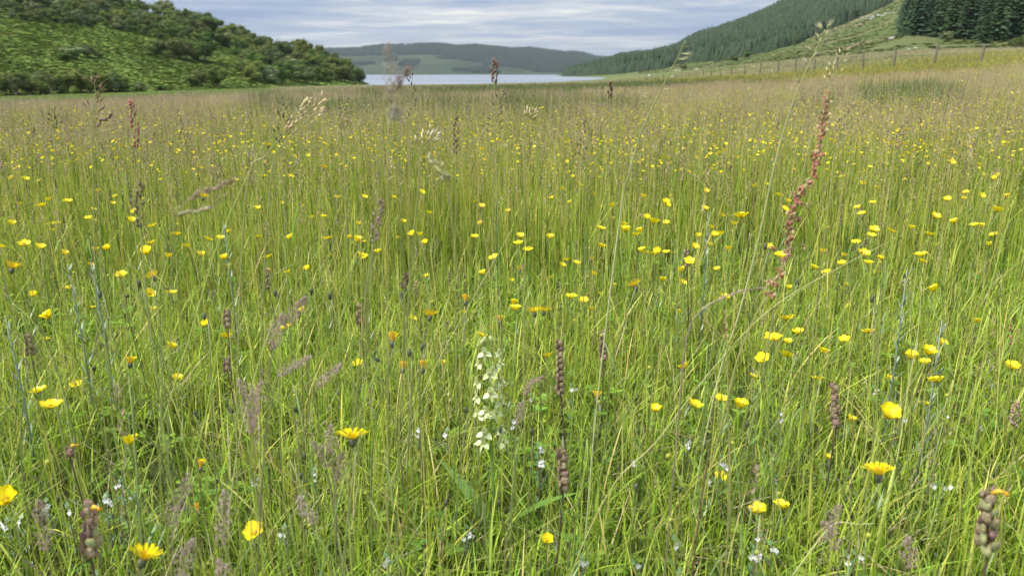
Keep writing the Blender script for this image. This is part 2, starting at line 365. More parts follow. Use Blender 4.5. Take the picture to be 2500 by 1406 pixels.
FH = Hill({
 300: [(2450, 184.5), (2700, 172), (3000, 150), (3300, 128), (3500, 118)],
 790: [(2450, 184.5), (2700, 175), (3000, 155), (3300, 134), (3500, 127)],
 880: [(2450, 184.5), (2700, 172), (3000, 152), (3300, 130), (3500, 120)],
 950: [(2450, 184.5), (2700, 172), (3000, 150), (3300, 124), (3500, 114)],
 1040: [(2450, 184.5), (2700, 171), (3000, 146), (3300, 120), (3500, 110)],
 1140: [(2450, 184.5), (2700, 170), (3000, 148), (3300, 124), (3500, 115)],
 1250: [(2450, 184.5), (2700, 172), (3000, 152), (3300, 130), (3500, 122)],
 1350: [(2450, 184.5), (2700, 172), (3000, 152), (3300, 135), (3500, 127)],
 1420: [(2450, 184.5), (2700, 174), (3000, 156), (3300, 141), (3500, 133)],
 1450: [(2450, 184.5), (2700, 176), (3000, 160), (3300, 150), (3500, 141)],
 1700: [(2450, 184.5), (2700, 180), (3000, 172), (3300, 165), (3500, 160)]}, 220, 70, [(.03, -.05), (.06, -.5), (.09, -1)], -10, [(220, 22), (80, 9), (30, 3)], (2, 3))
def M_hillside(kind):
    m, t, o = newmat('hillside_' + kind); p = t.nodes.new('ShaderNodeBsdfPrincipled'); g = t.nodes.new('ShaderNodeNewGeometry'); P = g.outputs['Position']
    if kind == 'bracken':
        c = nramp(t, nnoise(t, P, .06, 8, .7), [(.3, (.10, .175, .03)), (.5, (.14, .215, .038)), (.72, (.20, .24, .055))])
    elif kind == 'moor':
        c = nramp(t, nnoise(t, P, .03, 8, .7), [(.32, (.055, .085, .024)), (.48, (.10, .125, .04)), (.6, (.16, .145, .07)), (.75, (.22, .18, .12))])
    else:
        c = nramp(t, nnoise(t, P, .006, 8, .65), [(.35, (.02, .034, .022)), (.5, (.038, .055, .028)), (.65, (.058, .074, .038))])
    t.links.new(c, p.inputs['Base Color']); p.inputs['Roughness'].default_value = 1; p.inputs['Specular IOR Level'].default_value = .1
    b = t.nodes.new('ShaderNodeBump'); b.inputs['Distance'].default_value = .8 if kind != 'far' else 6; b.inputs['Strength'].default_value = .8
    t.links.new(nnoise(t, P, .5 if kind != 'far' else .05, 8, .7), b.inputs['Height']); t.links.new(b.outputs[0], p.inputs['Normal'])
    t.links.new(p.outputs[0], o.inputs[0]); return m
for H, nm, kd in ((LH, 'bracken_hill', 'bracken'), (RH, 'moorland_hill', 'moor'), (FH, 'far_hill', 'far')):
    tag(obj(nm, grid_mesh(nm, H.GX, H.GY, H.GZ, M_hillside(kd))), kind='structure')
def surf(px, py):
    p = None
    if px < 900: p = LH.hit(px, py)
    elif px > 1360: p = RH.hit(px, py)
    return p

# ------------------------------------------------------------------ uncountable cover: one object each, its own mesh instanced on points
def scatter(name, variants, pts, rot, scl, mats, tilt=None):
    """variants: list of MB; pts Nx3; rot N (about z); scl N or Nx3. The object's own mesh holds the variants and the points."""
    V, Fc, C, mi, var = [], [], [], [], []
    b = 0
    for k, mb in enumerate(variants):
        V += mb.v; C += mb.c; Fc += [tuple(i + b for i in f) for f in mb.f]; mi += mb.mi; var += [k] * len(mb.v); b += len(mb.v)
    n = len(pts); me = bpy.data.meshes.new(name); me.from_pydata(V + [tuple(p) for p in pts], [], Fc)
    for m in mats: me.materials.append(m)
    me.polygons.foreach_set('material_index', mi); me.polygons.foreach_set('use_smooth', [True] * len(Fc))
    a = me.color_attributes.new('col', 'FLOAT_COLOR', 'POINT'); arr = np.ones((b + n, 4), np.float32); arr[:b, :3] = np.array(C, np.float32)[:, :3]; a.data.foreach_set('color', arr.ravel())
    va = me.attributes.new('variant', 'INT', 'POINT'); va.data.foreach_set('value', np.array(var + [-1] * n, np.int32))
    pk = me.attributes.new('pick', 'INT', 'POINT'); pk.data.foreach_set('value', np.concatenate([np.zeros(b, np.int32), RNG.integers(0, len(variants), n).astype(np.int32)]))
    ro = me.attributes.new('turn', 'FLOAT_VECTOR', 'POINT'); q = np.zeros((b + n, 3), np.float32); q[b:, 2] = rot
    if tilt is not None: q[b:, 0] = tilt * RNG.uniform(-1, 1, n); q[b:, 1] = tilt * RNG.uniform(-1, 1, n)
    ro.data.foreach_set('vector', q.ravel())
    s_ = np.asarray(scl, np.float32); s_ = np.repeat(s_[:, None], 3, 1) if s_.ndim == 1 else s_
    so = me.attributes.new('size', 'FLOAT_VECTOR', 'POINT'); q = np.ones((b + n, 3), np.float32); q[b:] = s_; so.data.foreach_set('vector', q.ravel())
    me.update()
    o = obj(name, me); md = o.modifiers.new('scatter', 'NODES'); ng = bpy.data.node_groups.new(name, 'GeometryNodeTree'); md.node_group = ng
    ng.interface.new_socket('Geometry', in_out='INPUT', socket_type='NodeSocketGeometry'); ng.interface.new_socket('Geometry', in_out='OUTPUT', socket_type='NodeSocketGeometry')
    gi = ng.nodes.new('NodeGroupInput'); go = ng.nodes.new('NodeGroupOutput')
    def named(nm, ty):
        x = ng.nodes.new('GeometryNodeInputNamedAttribute'); x.data_type = ty; x.inputs['Name'].default_value = nm; return x.outputs['Attribute']
    vr = named('variant', 'INT')
    def part(k):
        c = ng.nodes.new('FunctionNodeCompare'); c.data_type = 'INT'; c.operation = 'EQUAL'; ng.links.new(vr, c.inputs['A'] if c.inputs['A'].type == 'INT' else c.inputs[2]); c.inputs[3].default_value = k
        s = ng.nodes.new('GeometryNodeSeparateGeometry'); s.domain = 'POINT'; ng.links.new(gi.outputs[0], s.inputs[0]); ng.links.new(c.outputs[0], s.inputs['Selection']); return s.outputs[0]
    g2i = ng.nodes.new('GeometryNodeGeometryToInstance')
    for k in range(len(variants)): ng.links.new(part(k), g2i.inputs[0])
    iop = ng.nodes.new('GeometryNodeInstanceOnPoints'); ng.links.new(part(-1), iop.inputs['Points']); ng.links.new(g2i.outputs[0], iop.inputs['Instance'])
    iop.inputs['Pick Instance'].default_value = True; ng.links.new(named('pick', 'INT'), iop.inputs['Instance Index'])
    ng.links.new(named('turn', 'FLOAT_VECTOR'), iop.inputs['Rotation']); ng.links.new(named('size', 'FLOAT_VECTOR'), iop.inputs['Scale'])
    ng.links.new(iop.outputs[0], go.inputs[0])
    return o

# ---- grass pieces
G_LIGHT = (.48, .53, .085); G_MID = (.26, .36, .034); G_DARK = (.115, .18, .03); G_YEL = (.60, .54, .16); G_STRAW = (.50, .43, .23)
H_BROWN = (.32, .235, .14); H_PINK = (.42, .30, .23); H_TAN = (.50, .40, .23); H_DARK = (.13, .095, .06); G_BLUE = (.17, .26, .10); G_LOW = (.36, .50, .045)
UP = Vector((0, 0, 1))
def arc(base, az, lean, h, curve, n):
    """points of a blade or stalk rising h, leaning and bending over"""
    d = Vector((math.cos(az), math.sin(az), 0)); pts = []
    for i in range(n + 1):
        t = i / n; pts.append(base + d * (h * (lean * t + curve * t * t)) + UP * (h * (t - .35 * curve * t * t)))
    return pts
def blade(mb, base, h, w, col, lean=.25, curve=.5, n=4):
    az = rnd(0, 6.283); pts = arc(base, az, rnd(-lean, lean), h, rnd(0, curve), n)
    side = Vector((math.cos(az + 1.57 + rnd(-.6, .6)), math.sin(az + 1.57 + rnd(-.6, .6)), 0))
    ws = [w * (.75 + .5 * math.sin(math.pi * i / n)) * (1 if i < n else 0) for i in range(n + 1)]
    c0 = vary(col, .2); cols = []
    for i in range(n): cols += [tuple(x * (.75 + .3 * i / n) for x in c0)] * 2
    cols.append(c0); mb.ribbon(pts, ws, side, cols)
def spikelet(mb, p, d, l, w, col):
    d = d.normalized(); a = d.cross(Vector((rnd(-1, 1), rnd(-1, 1), rnd(-1, 1)))).normalized(); b = d.cross(a)
    m = p + d * l * .45
    mb.add([p, m + a * w, m + b * w * .6, m - a * w, m - b * w * .6, p + d * l], [(0, 1, 2), (0, 2, 3), (0, 3, 4), (0, 4, 1), (5, 2, 1), (5, 3, 2), (5, 4, 3), (5, 1, 4)], vary(col, .18))
def flat_spk(mb, p, d, l, w, col):
    d = d.normalized(); a = d.cross(Vector((rnd(-1, 1), rnd(-1, 1), rnd(-1, 1)))).normalized()
    mb.add([p, p + d * l * .45 + a * w, p + d * l, p + d * l * .45 - a * w], [(0, 1, 2, 3)], vary(col, .2))
def head_on(mb, pts, kind, col, full=False, k=1.0):
    """a seed head over the top of a stalk (pts = top stretch, low to high)"""
    f = spikelet if full else flat_spk
    def P(t): i = min(int(t * (len(pts) - 1)), len(pts) - 2); q = t * (len(pts) - 1) - i; return pts[i].lerp(pts[i + 1], q), (pts[i + 1] - pts[i]).normalized()
    if kind == 'fescue':
        for i in range(15):
            p, d = P(i / 15); a = rnd(0, 6.28); o = (Vector((math.cos(a), math.sin(a), 0)) * .55 + d * .8).normalized(); s = (1 - i / 20) * .012 * k
            f(mb, p + o * s, o, .008 * k, .0011 * k, col)
    elif kind == 'bent':
        for i in range(30):
            p, d = P(i / 30); a = rnd(0, 6.28); o = (Vector((math.cos(a), math.sin(a), 0)) + d * .5).normalized(); s = (1.05 - i / 30) * rnd(.006, .03) * k
            f(mb, p + o * s, (o + d).normalized(), .0035 * k, .0008 * k, col)
    elif kind == 'dense':
        for i in range(30):
            p, d = P(i / 30); a = rnd(0, 6.28); o = (Vector((math.cos(a), math.sin(a), 0)) * .5 + d).normalized(); s = math.sin(math.pi * min(1, (i + 3) / 32)) * .0022 * k
            f(mb, p + Vector((math.cos(a), math.sin(a), 0)) * s, o, .006 * k, .0014 * k, col)
    elif kind == 'fog':
        for i in range(46 if not full else 150):
            p, d = P(i / (46 if not full else 150)); a = rnd(0, 6.28); r_ = math.sin(math.pi * min(1, .1 + .9 * i / (46 if not full else 150))) * rnd(.001, .0095) * k
            f(mb, p + Vector((math.cos(a), math.sin(a), rnd(-.3, .3))) * r_, (Vector((math.cos(a), math.sin(a), 0)) * .5 + d).normalized(), (.0055 if not full else .0042) * k, (.0013 if not full else .0007) * k, col)
def stalk(mb, base, h, w, col, kind=None, hcol=H_BROWN, k=1.0, lean=.12, curve=.12, n=5):
    az = rnd(0, 6.283); pts = arc(base, az, rnd(-lean, lean), h, rnd(0, curve), n)
    s0 = rnd(0, 3.14)
    for q in (0, 1.57)[:1 if w < .0015 else 2]:
        side = Vector((math.cos(s0 + q), math.sin(s0 + q), 0)); c0 = vary(col, .15)
        mb.ribbon(pts, [w * (1.15 - .5 * i / n) for i in range(n + 1)], side, c0)
    if kind:
        L0 = rnd(.06, .11) * k; d = (pts[-1] - pts[-2]).normalized(); a = pts[-1] - d * L0 * .6
        mb.m = 1; head_on(mb, [a, a.lerp(pts[-1], .5), pts[-1] + d * L0 * .2, pts[-1] + d * L0 * .4], kind, hcol, False, k); mb.m = 0
def tuft_near(low=True):
    mb = MB(); s = .17
    for _ in range(190 if low else 90):
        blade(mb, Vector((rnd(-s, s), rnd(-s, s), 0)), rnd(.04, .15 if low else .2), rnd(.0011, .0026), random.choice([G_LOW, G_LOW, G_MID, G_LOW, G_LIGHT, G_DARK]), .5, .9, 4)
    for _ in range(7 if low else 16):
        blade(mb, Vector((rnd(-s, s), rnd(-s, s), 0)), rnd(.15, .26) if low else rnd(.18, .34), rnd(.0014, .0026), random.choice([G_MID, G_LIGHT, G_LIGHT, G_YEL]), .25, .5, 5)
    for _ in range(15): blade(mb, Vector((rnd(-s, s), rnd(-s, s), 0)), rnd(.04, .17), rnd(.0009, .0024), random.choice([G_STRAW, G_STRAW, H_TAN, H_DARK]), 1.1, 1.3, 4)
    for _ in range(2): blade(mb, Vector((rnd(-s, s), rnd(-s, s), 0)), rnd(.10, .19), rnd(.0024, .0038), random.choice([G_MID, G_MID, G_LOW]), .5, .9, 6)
    for _ in range(4 if low else 13):
        kd = random.choice([None, None, 'fescue', 'bent', 'dense', None, None] if low else [None, 'fescue', 'fescue', 'bent', 'dense'])
        stalk(mb, Vector((rnd(-s, s), rnd(-s, s), 0)), rnd(.26, .46), rnd(.0008, .0014), random.choice([G_LIGHT, G_YEL, G_LIGHT, G_MID]), kd, random.choice([H_BROWN, H_TAN, H_DARK, H_PINK, H_DARK]), .8 if low else 1.35)
    for _ in range(2): stalk(mb, Vector((rnd(-s, s), rnd(-s, s), 0)), rnd(.15, .36), .0012, random.choice([H_DARK, (.12, .10, .05)]), None, lean=.4)
    return mb
def tuft_mid(kind):
    mb = MB(); s = .3
    for _ in range(60): blade(mb, Vector((rnd(-s, s), rnd(-s, s), 0)), rnd(.12, .33), rnd(.003, .005), random.choice([G_MID, G_LIGHT, G_MID, G_DARK]) if kind != 'brown' else random.choice([G_MID, G_LIGHT, G_YEL]), .3, .5, 3)
    for _ in range({'brown': 56, 'green': 30, 'rush': 10}[kind]):
        kd = random.choice(['fescue', 'bent', 'dense', 'fog', 'bent'] if kind == 'brown' else [None, None, 'fescue', 'bent', None])
        stalk(mb, Vector((rnd(-s, s), rnd(-s, s), 0)), rnd(.3, .5), .0018, random.choice([G_LIGHT, G_YEL, G_STRAW] if kind == 'brown' else [G_LIGHT, G_MID, G_YEL]), kd, random.choice([H_BROWN, H_TAN, H_PINK, H_TAN]), 1.2 if kind != 'brown' else 2.0, n=3)
    if kind == 'rush':
        for _ in range(60): blade(mb, Vector((rnd(-s, s), rnd(-s, s), 0)), rnd(.35, .62), .005, random.choice([(.14, .19, .05), (.11, .17, .045), (.18, .21, .08), (.26, .22, .13)]), .25, .3, 3)
    return mb
def tuft_far(kind):
    mb = MB(); s = 1.0
    pal = {'brown': [(.36, .33, .16), (.42, .36, .2), (.38, .30, .2), (.27, .29, .1)], 'green': [(.15, .24, .04), (.2, .27, .055), (.1, .18, .03), (.24, .26, .08)],
           'rush': [(.12, .17, .045), (.16, .21, .06), (.22, .2, .1), (.1, .14, .04)], 'yellow': [(.27, .29, .06), (.32, .3, .1), (.45, .38, .05), (.24, .26, .07)],
           'red': [(.30, .20, .12), (.27, .22, .12), (.2, .2, .07)]}[kind]
    for _ in range(150): blade(mb, Vector((rnd(-s, s), rnd(-s, s), 0)), rnd(.22, .5) * (1.25 if kind == 'rush' else 1), rnd(.012, .03), random.choice(pal), .3, .4, 2)
    for _ in range(40):
        p = Vector((rnd(-s, s), rnd(-s, s), rnd(.35, .5))); flat_spk(mb, p, Vector((rnd(-.4, .4), rnd(-.4, .4), 1)), rnd(.06, .12), .012, random.choice(pal))
    return mb
def wedge(n, y0, y1, k=.80, pad=.5, log=False):
    """random points of the view wedge, widened for a step to the side; log = density falls with distance"""
    m = int(n * 1.0)
    if log:
        u = RNG.uniform(0, 1, m); y = y0 * (y1 / y0) ** u
    else:
        u = RNG.uniform(0, 1, m); y = np.sqrt(y0 * abs(y0) + u * (y1 * y1 - y0 * abs(y0))) if y0 > 0 else RNG.uniform(y0, y1, m)
    x = RNG.uniform(-1, 1, m) * (k * np.maximum(y, 0) + pad)
    return x, y
def pts_of(x, y, dz=0): return np.stack([x, y, gz(x, y) + dz], 1)
def above_water(x, y): return gz(x, y) > LZ + .12

x1, y1 = wedge(0, 0, 1)
def uniform(nper, ya, yb, k=.80, pad=.7):
    area = (k * (yb * yb - max(ya, 0) ** 2) + 2 * pad * (yb - ya)); n = int(area * nper)
    y = RNG.uniform(ya, yb, n * 3); x = RNG.uniform(-1, 1, n * 3) * (k * yb + pad)
    ok = np.abs(x) < k * np.maximum(y, 0) + pad; return x[ok][:n], y[ok][:n]
near_v = [tuft_near() for _ in range(14)]; mid_v = [tuft_near(False) for _ in range(9)]
x, y = uniform(60, .25, 2.6); s = RNG.uniform(.8, 1.15, len(x)); s *= np.where(np.hypot(x, y) < .8, .75, 1)
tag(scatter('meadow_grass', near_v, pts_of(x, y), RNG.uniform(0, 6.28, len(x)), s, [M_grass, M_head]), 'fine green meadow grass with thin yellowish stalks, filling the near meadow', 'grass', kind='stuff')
x, y = uniform(24, 2.4, 8.5); kb = _vn(x, y, 3.0)
sel = kb < .62
tag(scatter('flowering_meadow_grass', mid_v + [tuft_mid('green') for _ in range(5)], pts_of(x, y), RNG.uniform(0, 6.28, len(x)), RNG.uniform(.9, 1.25, len(x)), [M_grass, M_head]), 'meadow grass in flower beyond the near flowers, thin stalks and small brown heads', 'grass', kind='stuff')
x, y = uniform(5, 5.0, 30)
d = np.hypot(x, y); w_ = RNG.uniform(0, 1, len(x)); rush = ((np.abs(x / y - .12) < .45) & (_vn(x, y, 4.0) + (d > 9) * .22 - (d > 18) * .3 > .66)); ok = w_ < np.clip((d - 3.5) / 3.5, 0, 1)
a_ = ok & ~rush; b_ = ok & rush
tag(scatter('brown_headed_grass', [tuft_mid('brown') for _ in range(9)] + [tuft_mid('green') for _ in range(2)], pts_of(x[a_], y[a_]), RNG.uniform(0, 6.28, a_.sum()), RNG.uniform(.62, .92, a_.sum()), [M_grass, M_head]), 'brown and purplish seed heads of tall grass across the middle of the meadow', 'grass', kind='stuff')
tag(scatter('rushes', [tuft_mid('rush') for _ in range(6)], pts_of(x[b_], y[b_]), RNG.uniform(0, 6.28, b_.sum()), RNG.uniform(.85, 1.1, b_.sum()), [M_grass, M_head]), 'darker green rushy patches in the middle of the meadow', 'rushes', kind='stuff')
# far meadow, 26 m to the shore
x, y = wedge(15000, 24, 330, .85, 3, True)
ok = above_water(x, y); x, y = x[ok], y[ok]; d = y
n_ = _vn(x, y, 12) + RNG.uniform(-.12, .12, len(x)); rat = x / y
cls = np.full(len(x), 1)
cls[(rat < -.1) & (y > 26) & (y < 130)] = 1
cls[(n_ > .5) & (rat > -.25)] = 0
cls[(n_ < .42) & (rat > -.2) & (y < 34)] = 2
cls[(rat > -.3) & (y > 45) & (n_ > .3)] = 0
cls[(rat > .18) & (y < 60) & (n_ > .3)] = 3
cls[(rat > .05) & (y > 70)] = np.where(n_[(rat > .05) & (y > 70)] > .45, 0, 1)
cls[(np.abs(rat + .05) < .14) & (y > 26) & (y < 48) & (n_ > .4)] = 4
cls[(rat < -.1) & (y < 27)] = 0
for c, kd, nm, lb in ((0, 'brown', 'tawny_far_grass', 'tawny grass in the far part of the meadow towards the lake'), (1, 'green', 'green_far_grass', 'short green grass strip at the foot of the bracken hill and shore'),
                      (2, 'rush', 'far_rushes', 'dark green rushes in the far meadow'), (3, 'yellow', 'buttercup_haze_grass', 'yellow tinged grass rising to the wire fence'), (4, 'red', 'reddish_grass', 'reddish sorrel tinged grass in front of the lake')):
    q = cls == c
    sc = np.clip(y[q] / 50, .7, 2.2) * RNG.uniform(.8, 1.2, q.sum()); S3 = np.stack([sc, sc, RNG.uniform(.7, 1.05, q.sum()) * np.clip(1.05 - .25 * (y[q] > 60), .5, 1)], 1)
    if c == 1: S3[:, 2] *= .55
    tag(scatter(nm, [tuft_far(kd) for _ in range(4)], pts_of(x[q], y[q]), RNG.uniform(0, 6.28, q.sum()), S3, [M_grass]), lb, 'grass', kind='stuff')
# broad leaves low in the sward
def leaf_clump(kind):
    mb = MB()
    if kind == 'lance':
        for _ in range(6):
            az = rnd(0, 6.28); pts = arc(Vector((rnd(-.03, .03), rnd(-.03, .03), 0)), az, .5, rnd(.05, .10), rnd(.5, 1.2), 5); sd = Vector((-math.sin(az), math.cos(az), 0)); w = rnd(.008, .014)
            mb.ribbon(pts, [w * .3, w * .8, w, w * .9, w * .55, 0], sd, vary((.12, .24, .025), .2))
    else:
        for _ in range(14):
            c = Vector((rnd(-.07, .07), rnd(-.07, .07), rnd(.02, .09)))
            a0 = rnd(0, 2); cc = vary((.16, .27, .03), .25)
            for k in range(3):
                a = a0 + k * 2.094; o = Vector((math.cos(a), math.sin(a), rnd(0, .25))) * .012; q = Vector((-math.sin(a), math.cos(a), 0)) * .006
                mb.add([c, c + o * .6 + q, c + o * 1.15 + q * .6, c + o * 1.15 - q * .6, c + o * .6 - q], [(0, 1, 2, 3, 4)], cc)
            mb.ribbon([Vector((c.x * .5, c.y * .5, 0)), c], [.0012, .0008], Vector((1, 0, 0)), cc)
    return mb
x, y = uniform(34, .5, 3.6)
tag(scatter('ground_cover', [leaf_clump('lance') for _ in range(2)] + [leaf_clump('clover') for _ in range(7)], pts_of(x, y), RNG.uniform(0, 6.28, len(x)), RNG.uniform(.7, 1.3, len(x)), [M_grass]), 'low clover and broad leaves between the grass stems', 'ground cover', kind='stuff')
# ------------------------------------------------------------------ things of the background
def inst(root_name, parts, loc, rz=0, scl=1.0, label=None, cat=None, group=None, jit=.1):
    """an Empty with copies of parts (name, mesh), which share mesh data"""
    e = empty(root_name, loc, rz); s = scl if not isinstance(scl, tuple) else scl
    for nm, me in parts: obj(nm, me, e, scl=s)
    tag(e, label, cat, group); return e

def broadleaf(seed, low=True, willow=False):
    random.seed(seed); mb = MB(); lobes = []
    nl = random.randint(8, 12)
    for i in range(nl):
        a = rnd(0, 6.28); r_ = rnd(.08, .3); z = rnd(.28, .78) if not low else rnd(.2, .78)
        lobes.append((Vector((math.cos(a) * r_, math.sin(a) * r_ , z)), rnd(.13, .24) * (1.1 - .45 * abs(z - .45))))
    lobes.append((Vector((0, 0, .55)), .26)); lobes.append((Vector((rnd(-.1, .1), rnd(-.1, .1), .82)), .13))
    base = (.17, .20, .09) if willow else random.choice([(.095, .145, .036), (.08, .12, .034), (.12, .155, .042), (.10, .125, .045)])
    for c, r_ in lobes: mb.blob(c, (r_ * .78, r_ * .78, r_ * .7), vary(base, .15), n=7, m=5, noise=.12)
    for c, r_ in lobes:
        lc = vary(base, .2)
        for _ in range(int(120 * (r_ / .2) ** 2) + 40):
            d = Vector((random.gauss(0, 1), random.gauss(0, 1), random.gauss(.15, 1))).normalized(); p = c + d * r_ * rnd(.7, 1.28)
            n_ = (d + Vector((rnd(-1, 1), rnd(-1, 1), rnd(-1, 1))) * .55).normalized(); a = n_.orthogonal().normalized(); a.rotate(Matrix.Rotation(rnd(0, 6.28), 3, n_)); b = n_.cross(a)
            s = rnd(.010, .026); cc = vary(lc, .16)
            mb.add([p - a * s, p + b * s * .7 - a * s * .2, p + a * s + n_ * s * .2, p - b * s * .7 + a * s * .1], [(0, 1, 2, 3)], cc)
    crown = mb.mesh('crown', M_foliage, False)
    tb = MB(); tb.tube([Vector((0, 0, -.05)), Vector((.01, 0, .2)), Vector((0, .02, .45))], [.035, .026, .012], (.12, .1, .08), 6)
    for k in range(4):
        a = k * 1.6 + rnd(0, 1); tb.tube([Vector((0, 0, .15 + .05 * k)), Vector((math.cos(a) * .12, math.sin(a) * .12, .35 + .05 * k)), Vector((math.cos(a) * .22, math.sin(a) * .22, .5 + .05 * k))], [.016, .01, .004], (.12, .1, .08), 5)
    return [('crown', crown), ('trunk', tb.mesh('trunk', M_bark))]
def conifer(seed, full=True):
    random.seed(seed); mb = MB(); base = random.choice([(.034, .062, .030), (.042, .074, .03), (.05, .085, .036)])
    lv = 24 if full else 12; nb = 9 if full else 6; R0 = rnd(.15, .2)
    for i in range(lv):
        t = i / lv; z = .06 + .92 * t; r_ = R0 * (1 - t) ** .8 * rnd(.8, 1.15) + .006
        for k in range(nb):
            a = k * 6.283 / nb + i * 1.1 + rnd(-.3, .3); d = Vector((math.cos(a), math.sin(a), 0)); s = Vector((-d.y, d.x, 0)); rr = r_ * rnd(.7, 1.2); c = vary(base, .35)
            dr = rnd(.15, .4); w = .35 * rr + .006
            p0 = Vector((0, 0, z + .01)); p1 = d * rr * .55 + Vector((0, 0, z - rr * dr * .4)); p2 = d * rr + Vector((0, 0, z - rr * dr))
            sag = Vector((0, 0, -w * .35)); tip = tuple(x * 1.5 for x in c)  # light on the branch ends is put into the tip colour
            mb.add([p0, p1 + s * w * .5 + sag, p2, p1 - s * w * .5 + sag, p1], [(0, 1, 4), (1, 2, 4), (2, 3, 4), (3, 0, 4)], [c, c, tip, c, c])
            if full:
                for q in (-1, 1):
                    e = p1 + s * q * w * .5 + sag; mb.add([p1, e + d * rr * .2, e + s * q * w * .5 + d * rr * .25 + sag], [(0, 1, 2)], tip)
    mb.tube([Vector((0, 0, .9)), Vector((0, 0, 1.0))], [.006, .001], base, 4)
    crown = mb.mesh('crown', M_conifer, False); tb = MB(); tb.tube([Vector((0, 0, -.04)), Vector((0, 0, .5)), Vector((0, 0, .93))], [.016, .01, .003], (.1, .08, .06), 6)
    return [('crown', crown), ('trunk', tb.mesh('trunk', M_bark))]
BL = [broadleaf(100 + i, i % 2 == 0) for i in range(8)]; WI = [broadleaf(200 + i, True, True) for i in range(3)]
CF = [conifer(300 + i) for i in range(6)]
random.seed(5)
def ip(poly, x): return float(np.interp(x, [p[0] for p in poly], [p[1] for p in poly]))
def tree(kind, px, py, hpx, name, label, cat, group=None, wide=1.0):
    p = surf(px, py)
    if p is None: return
    h = hpx * p.y / CT / F; m = random.choice(kind); w = h * wide * rnd(.9, 1.15)
    e = empty(name, (p.x, p.y, p.z - .04 * h), rnd(0, 6.28)); tag(e, label, cat, group)
    for nm, me in m: obj(nm, me, e, scl=(w, w, h))
    return e
# bracken hill: single bushes and trees, then the wood along the slope
LT = [(505, 130, 'largest round tree'), (190, 130, 'lone bushes'), (510, 190, 'pair of trees at the slope foot'), (875, 190, 'lake edge tip'), (60, 225, 'dead tree'), (420, 25, 'ridge top'), (600, 95, 'mid ridge'), (760, 120, 'ridge end'), (700, 185, 'lower wood'), (90, 20, 'upper left corner'), (250, 15, 'corner thicket'), (340, 210, 'pale willow bush'), (1400, 165, 'lake spruce point'), (1560, 150, 'bent grass stalk'), (1740, 130, 'steep slope foot'), (1900, 100, 'tallest grass stalk'), (2195, 50, 'plantation left edge'), (2300, 60, 'round pale bush'), (2392, 60, 'lighter young spruce'), (2490, 50, 'right edge of the picture')]
def wheret(px, py):
    x_, y_, n = min(LT, key=lambda l: (l[0] - px) ** 2 + ((l[1] - py) * 1.5) ** 2); dx, dy = px - x_, py - y_
    d = ('right of' if dx > 0 else 'left of') if abs(dx) > 2.2 * abs(dy) else (('below' if dy > 0 else 'above') if abs(dy) > 2.2 * abs(dx) else ('lower' if dy > 0 else 'upper') + (' right of' if dx > 0 else ' left of'))
    q = math.hypot(dx, dy); return f"{'just ' if q < 35 else '' if q < 65 else 'well '}{d} the {n}"
named = [
 (505, 152, 62, 1.25, 'largest round dark tree standing alone on the bracken slope'), (432, 146, 52, 1.15, 'dark tree left of the largest round tree on the bracken slope'),
 (400, 140, 40, 1.1, 'small tree at the left end of the short row on the bracken slope'), (458, 150, 46, 1.1, 'dark tree touching the left side of the largest round tree'), (375, 138, 28, 1.2, 'low bush left of the short tree row on the bracken slope'),
 (220, 140, 34, 1.5, 'rounded bush on the right of the lone clump high on the bracken slope'), (185, 146, 34, 1.7, 'grey green bush on the left of the lone clump high on the bracken slope'), (165, 150, 20, 1.9, 'low spreading bush below the lone clump on the slope'), (245, 142, 22, 1.7, 'small bush trailing right of the lone clump on the slope'),
 (490, 213, 46, 1.2, 'left tree of the pair at the foot of the bracken slope'), (527, 212, 50, 1.25, 'right and taller tree of the pair at the foot of the bracken slope'), (470, 214, 28, 1.3, 'small bush at the left foot of the pair of trees'),
 (870, 206, 42, 1.2, 'last dark bush at the water edge of the wooded slope'), (884, 205, 26, 1.1, 'small bush hanging over the lake at the tip of the slope'),
 (335, 226, 22, 2.2, 'pale willow bush at the right end of the tree row under the slope'), (388, 233, 14, 2.4, 'low dark bush alone in the pale green strip below the slope')]
for a in named: tree(WI if 'willow' in a[4] or 'grey green' in a[4] else BL, a[0], a[1], a[2], 'tree' if a[2] > 30 else 'bush', a[4], 'tree' if a[2] > 30 else 'bush', None, a[3])
low = [(8, 236, 50), (35, 237, 60), (62, 235, 54), (90, 236, 50), (112, 233, 60), (140, 234, 50), (160, 232, 62), (190, 232, 66), (215, 230, 50), (240, 230, 60), (265, 229, 56), (285, 228, 48), (300, 228, 30), (20, 215, 40), (95, 215, 45), (205, 215, 48), (-20, 237, 60), (-50, 238, 60)]
for x_, y_, h_ in low: tree(BL + WI[:1], x_, y_, h_ * .9, 'tree', ('tall' if h_ > 55 else 'low') + ' tree of the row under the hill, ' + wheret(x_, y_ - h_ / 2), 'tree', 'trees in the row at the foot of the bracken hill', 1.15)
up_lo = [(-150, 30), (0, 42), (100, 58), (290, 72), (390, 98), (520, 108), (600, 128), (700, 150), (780, 170), (880, 200)]
sky_l = [(-150, -60), (250, -30), (340, 6), (450, 54), (600, 100), (720, 126), (830, 170), (880, 198)]
n_t = 0; placed = []
